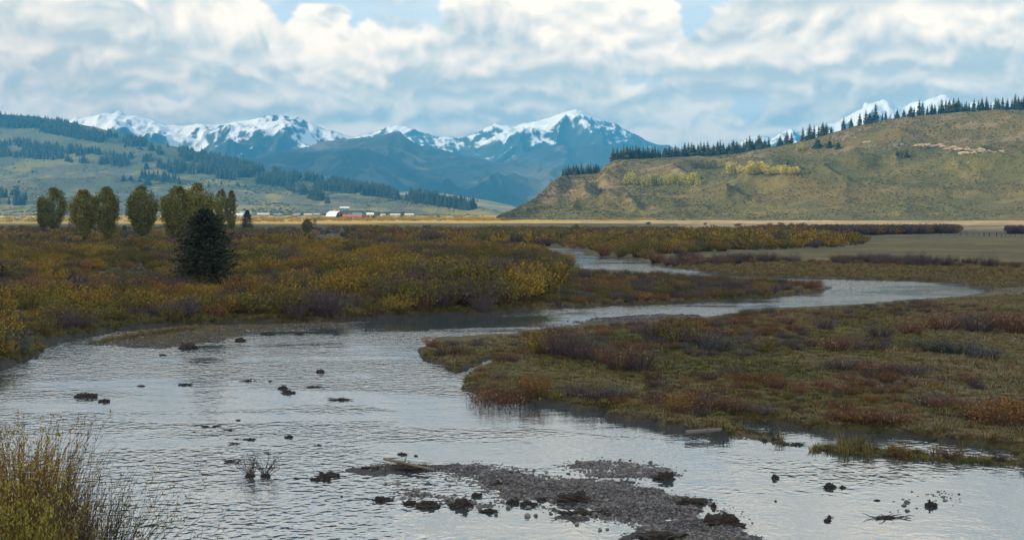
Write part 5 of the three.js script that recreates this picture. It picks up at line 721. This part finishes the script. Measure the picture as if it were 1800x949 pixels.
house('shed', 'long low cream-roofed shed, left of two right of the ranch', 695, 378.5, 2500, 9, 20, 2.8, 2.0, [0.35, 0.3, 0.25], [0.72, 0.62, 0.5], 0.05, { cat: 'shed' }); house('shed', 'long low cream-roofed shed, right of two right of the ranch', 719, 378.5, 2520, 9, 17, 2.8, 2.0, [0.3, 0.28, 0.25], [0.72, 0.64, 0.55], 0.05, { cat: 'shed' }); house('shed', 'small white shed between the white house and the long sheds', 673, 378.5, 2500, 6, 8, 2.6, 1.8, [0.5, 0.48, 0.42], [0.7, 0.66, 0.6], 0.5, { cat: 'shed' });
house('cabin', 'large building with a green-grey two-level roof behind the cottonwoods', 431, 379, 2350, 14, 19, 4.6, 4.2, [0.28, 0.3, 0.27], [0.30, 0.38, 0.32], 0.2, { metal: true, windows: 4 }); house('cabin', 'wide low white-roofed building left of the green-roofed one', 418, 380, 2300, 11, 20, 3, 2.4, [0.4, 0.36, 0.32], [0.68, 0.68, 0.66], -0.2); house('cabin', 'tan house with a pale roof right of the green-roofed building', 462, 379, 2400, 12, 21, 3.2, 3.2, [0.36, 0.3, 0.26], [0.52, 0.46, 0.40], 0.25, { windows: 3 });
house('cabin', 'house with a steel-blue roof in the far village', 488, 378.8, 2450, 9, 15, 3, 2.6, [0.2, 0.2, 0.2], [0.13, 0.24, 0.32], 0.1); house('cabin', 'small blue-roofed house in the far village', 522, 379, 2450, 8, 12, 3, 2.4, [0.25, 0.22, 0.2], [0.16, 0.30, 0.38], -0.2); house('cabin', 'rust-roofed house in the far village', 517, 381.5, 2080, 6, 8, 2.4, 2, [0.2, 0.1, 0.07], [0.35, 0.14, 0.09], 0.2); house('cabin', 'pale pink-roofed house in the far village', 541, 379, 2480, 9, 15, 3, 2.6, [0.42, 0.3, 0.26], [0.55, 0.38, 0.33], 0.1); house('cabin', 'grey house at the right end of the far village', 556, 378.8, 2500, 8, 11, 3, 2.4, [0.2, 0.22, 0.24], [0.4, 0.4, 0.4], 0.3);
house('shed', 'pale shed glimpsed between the broad cottonwood and its left neighbour', 231, 378, 2300, 6, 10, 2.4, 1.8, [0.5, 0.48, 0.45], [0.72, 0.72, 0.7], 0.2, { cat: 'shed' }); house('shed', 'dark shed glimpsed right of the broad cottonwood', 281, 378.5, 2350, 6, 12, 2.4, 1.6, [0.12, 0.14, 0.17], [0.16, 0.2, 0.25], 0.1, { cat: 'shed' });
{ // farm implement with two tall posts, trailers
  const p = at(28, 384, 1500), t = thing('farm_implement', 'blue-grey farm implement with two tall posts in the gold field', 'farm implement', new THREE.Vector3(p.x, groundHeight(p.x, 1500), -1500)), steel = mat(0.10, 0.11, 0.13, 0.6), blue = mat(0.30, 0.38, 0.48, 0.5);
  const bx = (n, x, y, z, a, b, c, m, rz = 0) => { const q = part(t, n, new THREE.BoxGeometry(a, b, c), m); q.position.set(x, y, z); q.rotation.z = rz; return q; };
  bx('post', -2.2, 2.9, 0, 0.45, 6.2, 0.45, steel); bx('post', 0.6, 2.9, 0, 0.45, 6.2, 0.45, steel); bx('chute', 1.6, 1.7, 0, 4.6, 1.3, 2, blue, -0.32); bx('frame', 0.2, 0.7, 0, 5.4, 0.5, 1.8, steel); for (const s of [-1.6, 2.4]) { const w = part(t, 'wheel', new THREE.CylinderGeometry(0.65, 0.65, 0.35, 18), mat(0.03, 0.03, 0.03)); w.rotation.x = Math.PI / 2; w.position.set(s, 0.55, 1); }
  let i = 0; for (const [px, l] of [[2, 'white trailer at the left edge of the gold field'], [57, 'small white trailer right of the farm implement'], [64, 'low white flat trailer beside the small one']]) { const q = at(px, 381.5, 1650), v = thing('trailer', l, 'trailer', new THREE.Vector3(q.x, groundHeight(q.x, 1650), -1650)), low = i++ === 2; const b = part(v, 'body', new THREE.BoxGeometry(low ? 5 : 2.6, low ? 0.8 : 2, 2), mat(0.72, 0.74, 0.76, 0.5)); b.position.y = low ? 1.1 : 1.7; for (const s of [-0.7, 0.7]) { const w = part(v, 'wheel', new THREE.CylinderGeometry(0.4, 0.4, 0.25, 14), mat(0.03, 0.03, 0.03)); w.rotation.x = Math.PI / 2; w.position.set(s, 0.4, 1); } part(v, 'drawbar', new THREE.BoxGeometry(2, 0.12, 0.12), mat(0.1, 0.1, 0.1)).position.set(-2, 0.6, 0); }
}
{ // fence on the right
  const a = onLand(1655, 414), t = thing('field_fence', 'rustic fence of dark wooden posts crossing the right-hand field', 'fence', a), wood = mat(0.055, 0.045, 0.04, 0.9), wire = mat(0.15, 0.15, 0.15, 0.5); const pts = [];
  for (const [px, py, h, w] of [[1655, 414.5, 5, 0.9], [1667, 414.5, 4.5, 0.9], [1679, 414.5, 5, 0.9], [1690, 414.8, 5, 0.9], [1701, 415, 5, 0.9], [1712, 415.3, 5.5, 0.9], [1722, 415.3, 5, 0.9], [1731, 415.8, 7.5, 1.9], [1740, 415.8, 7, 1.9], [1753, 416, 8, 1.9], [1762, 416, 5.5, 0.9], [1769, 416, 5.5, 0.9], [1777, 416.2, 5, 0.9], [1786, 416.5, 5, 0.9], [1797, 416.8, 5.5, 0.9], [1808, 417, 5, 0.9]]) { const p = onLand(px, py), k = -p.z / F, g = new THREE.CylinderGeometry(w * k * 0.42, w * k * 0.5, h * k + 0.3, 8), m = part(t, 'post', g, wood); m.position.set(p.x - a.x, p.y - a.y + h * k / 2 - 0.15, p.z - a.z); m.rotation.z = (px % 5 - 2) * 0.02; pts.push([p, h * k]); }
  for (let i = 0; i + 1 < pts.length; i++) for (const f of [0.45, 0.8]) { const s = new Soup(), [p, h] = pts[i], [q] = pts[i + 1]; s.stick([p.x - a.x, p.y - a.y + h * f, p.z - a.z], [q.x - a.x, q.y - a.y + h * f, q.z - a.z], 0.03, 0.03, [0.12, 0.11, 0.1]); part(t, 'wire', s.geo(), rootMat); }
}
{ // pale rock band and boulders on the bluff
  const r = rng(33), cols = [[0.38, 0.30, 0.205], [0.44, 0.355, 0.25], [0.31, 0.24, 0.165], [0.20, 0.17, 0.145]].map((c) => mat(...c, 0.95));
  const slab = (px, py, wpx, hpx, host, m) => { const p = rightHill.place(px, py), k = -p.z / F, q = part(host, 'rock_slab', lumpGeo(wpx * k, hpx * k, wpx * k * 0.6, r() * 90, 2), m); q.position.copy(p).sub(host.position); q.position.y -= hpx * k * 0.2; q.rotation.y = (r() - 0.5) * 0.8; };
  const o = thing('rock_outcrop', 'long band of pale tan rock across the upper bluff', 'rock outcrop', rightHill.place(1680, 262));
  for (let px = 1612; px < 1768; px += 6) { const y = curve([[1612, 257], [1640, 256], [1680, 260], [1720, 264], [1768, 269]])(px) + (r() - 0.5) * 4; slab(px, y, 14 + 10 * r(), 3.5 + 2.5 * r(), o, cols[Math.floor(r() * (px < 1650 ? 4 : 3))]); }
  for (let px = 1690; px < 1720; px += 6) slab(px, 268 + 2 * r(), 10, 5, o, cols[1]);
  const o2 = thing('rock_outcrop', 'cluster of grey boulders left of the pale rock band', 'rock outcrop', rightHill.place(1584, 258)); for (const [px, py, w, h] of [[1577, 256, 10, 7], [1586, 255, 10, 6], [1580, 260, 12, 6], [1594, 257, 8, 4], [1556, 264, 5, 5]]) slab(px, py, w, h, o2, cols[3]);
  const o3 = thing('rock_outcrop', 'grey rocks below the bluff brow by three conifers', 'rock outcrop', rightHill.place(1475, 244)); for (const [px, py, w, h] of [[1467, 241, 10, 6], [1474, 244, 9, 5], [1485, 246, 9, 8], [1480, 242, 6, 5]]) slab(px, py, w, h, o3, cols[3]);
  const o4 = thing('rock_outcrop', 'small pale rock patch under the bluff brow', 'rock outcrop', rightHill.place(1525, 250)); for (const [px, py, w, h] of [[1522, 250, 9, 4], [1530, 249, 7, 4], [1505, 242, 10, 2]]) slab(px, py, w, h, o4, cols[1]);
  const o5 = thing('rock_outcrop', 'single white boulder on the open slope', 'rock outcrop', rightHill.place(1703, 286)); slab(1703, 286, 5, 4, o5, cols[1]); slab(1641, 305, 3, 2, o5, cols[1]);
}
// ---------------------------------------------------------------- willows on the near bank, lower left
{
  const near = (label, px, depth, baseH, stems, H, W, leafN, leafCols, stemCols, leafLen, seed, lean = 0.25, rad = 0.007, bare = 0.3, toward = null) => {
    const x = at(px, 900, depth).x, y = bluff(x, depth) - 0.05, r = rng(seed), t = new Soup(), l = new Soup(), tips = [];
    for (let k = 0; k < stems; k++) {
      const a = toward === null ? r() * 6.28 : toward + (r() - 0.5) * 1.7, q = Math.sqrt(r()) * W * 0.5, c = Math.cos(a), s = Math.sin(a), h = H * (0.55 + 0.5 * r()), e = lean * H * (0.2 + r()) * (0.3 + q / W), col = jit(stemCols[Math.floor(r() * stemCols.length)], r, 0.3); let p = [c * q, 0, s * q * 0.7]; const n = 7, bx = (r() - 0.5) * 0.3, bz = (r() - 0.5) * 0.3;
      for (let i = 1; i <= n; i++) { const u = i / n, b = [c * (q + e * u * u) + bx * u * u + (r() - 0.5) * 0.05, h * u, s * (q * 0.7 + e * u * u) + bz * u * u + (r() - 0.5) * 0.05]; t.stick(p, b, rad * (1.3 - u), rad * (1.15 - u), col); p = b; if (u > bare) { tips.push([b, u]); const d = norm([c * 0.6 + (r() - 0.5) * 1.2, 1.1, s * 0.6 + (r() - 0.5) * 1.2]), L = 0.14 + 0.22 * r(); const f = [b[0] + d[0] * L, b[1] + d[1] * L, b[2] + d[2] * L]; t.stick(b, f, rad * 0.4, rad * 0.18, col); tips.push([f, u]); } }
    }
    for (let k = 0; k < leafN; k++) { const [p, u] = tips[Math.floor(Math.pow(r(), 0.75) * tips.length)], d = norm([r() - 0.5, 0.2 + r() * 0.8, r() - 0.5]); l.leaf([p[0] + (r() - 0.5) * 0.07, p[1] + (r() - 0.5) * 0.12, p[2] + (r() - 0.5) * 0.07], d, leafLen * (0.6 + 0.7 * r()), leafLen * 0.42, jit(leafCols[Math.floor(r() * leafCols.length)], r, 0.3), norm([d[0], 0.8, d[2] + 0.3]), r); }
    const o = thing('willow_shrub', label, 'shrub', new THREE.Vector3(x, y, -depth), 0, 'willows on the near bank'); part(o, 'stems', t.geo(), barkMat); part(o, 'foliage', l.geo(), new THREE.MeshPhysicalMaterial({ vertexColors: true, roughness: 1, transmission: 0.3, thickness: 0 })); return o;
  };
  const gy = [[0.27, 0.19, 0.02], [0.20, 0.155, 0.02], [0.33, 0.205, 0.025]], gs = [[0.15, 0.125, 0.025], [0.11, 0.10, 0.025]], os = [[0.31, 0.135, 0.025], [0.20, 0.09, 0.03], [0.07, 0.05, 0.035]];
  near('tall yellow-tipped willow with many upright stems at the lower left corner', 45, 22, 0, 380, 3.15, 1.2, 4200, gy, os, 0.06, 11, 0.25, 0.012, 0.58);
  near('reddish thin-stemmed willow just right of the tallest near-bank willow', 112, 22.5, 0, 260, 2.65, 0.75, 1100, gy, [[0.14, 0.075, 0.06], [0.09, 0.06, 0.04]], 0.055, 12, 0.25, 0.010, 0.55);
  near('tall willow cut off by the left edge in the lower left corner', -25, 23, 0, 300, 3.0, 1.3, 4000, gy, os, 0.06, 13, 0.25, 0.012, 0.5);
  near('leafy green-yellow willow at the very bottom left', 5, 18, 0, 160, 2.3, 0.95, 4000, [[0.33, 0.27, 0.03], [0.26, 0.235, 0.03], [0.38, 0.28, 0.035]], gs, 0.06, 14, 0.35, 0.008, 0.35);
  near('low leafy willow at the bottom edge right of the leafiest one', 90, 18.5, 0, 90, 1.6, 0.9, 1200, gy, gs, 0.055, 15, 0.45, 0.008, 0.4);
  near('dark-stemmed leafy willow at the bottom between the low one and the spray', 150, 20, 0, 210, 2.15, 0.8, 1000, gs, [[0.05, 0.042, 0.035], [0.09, 0.06, 0.035]], 0.055, 16, 0.4, 0.009, 0.45);
  near('arching nearly bare spray of thin twigs leaning over the water', 185, 21, 0, 40, 2.5, 0.3, 260, gy, [[0.09, 0.07, 0.05], [0.12, 0.095, 0.055]], 0.055, 17, 1.2, 0.009, 0.6, 0.35);
}
console.log('all done');
renderer.render(scene, camera);
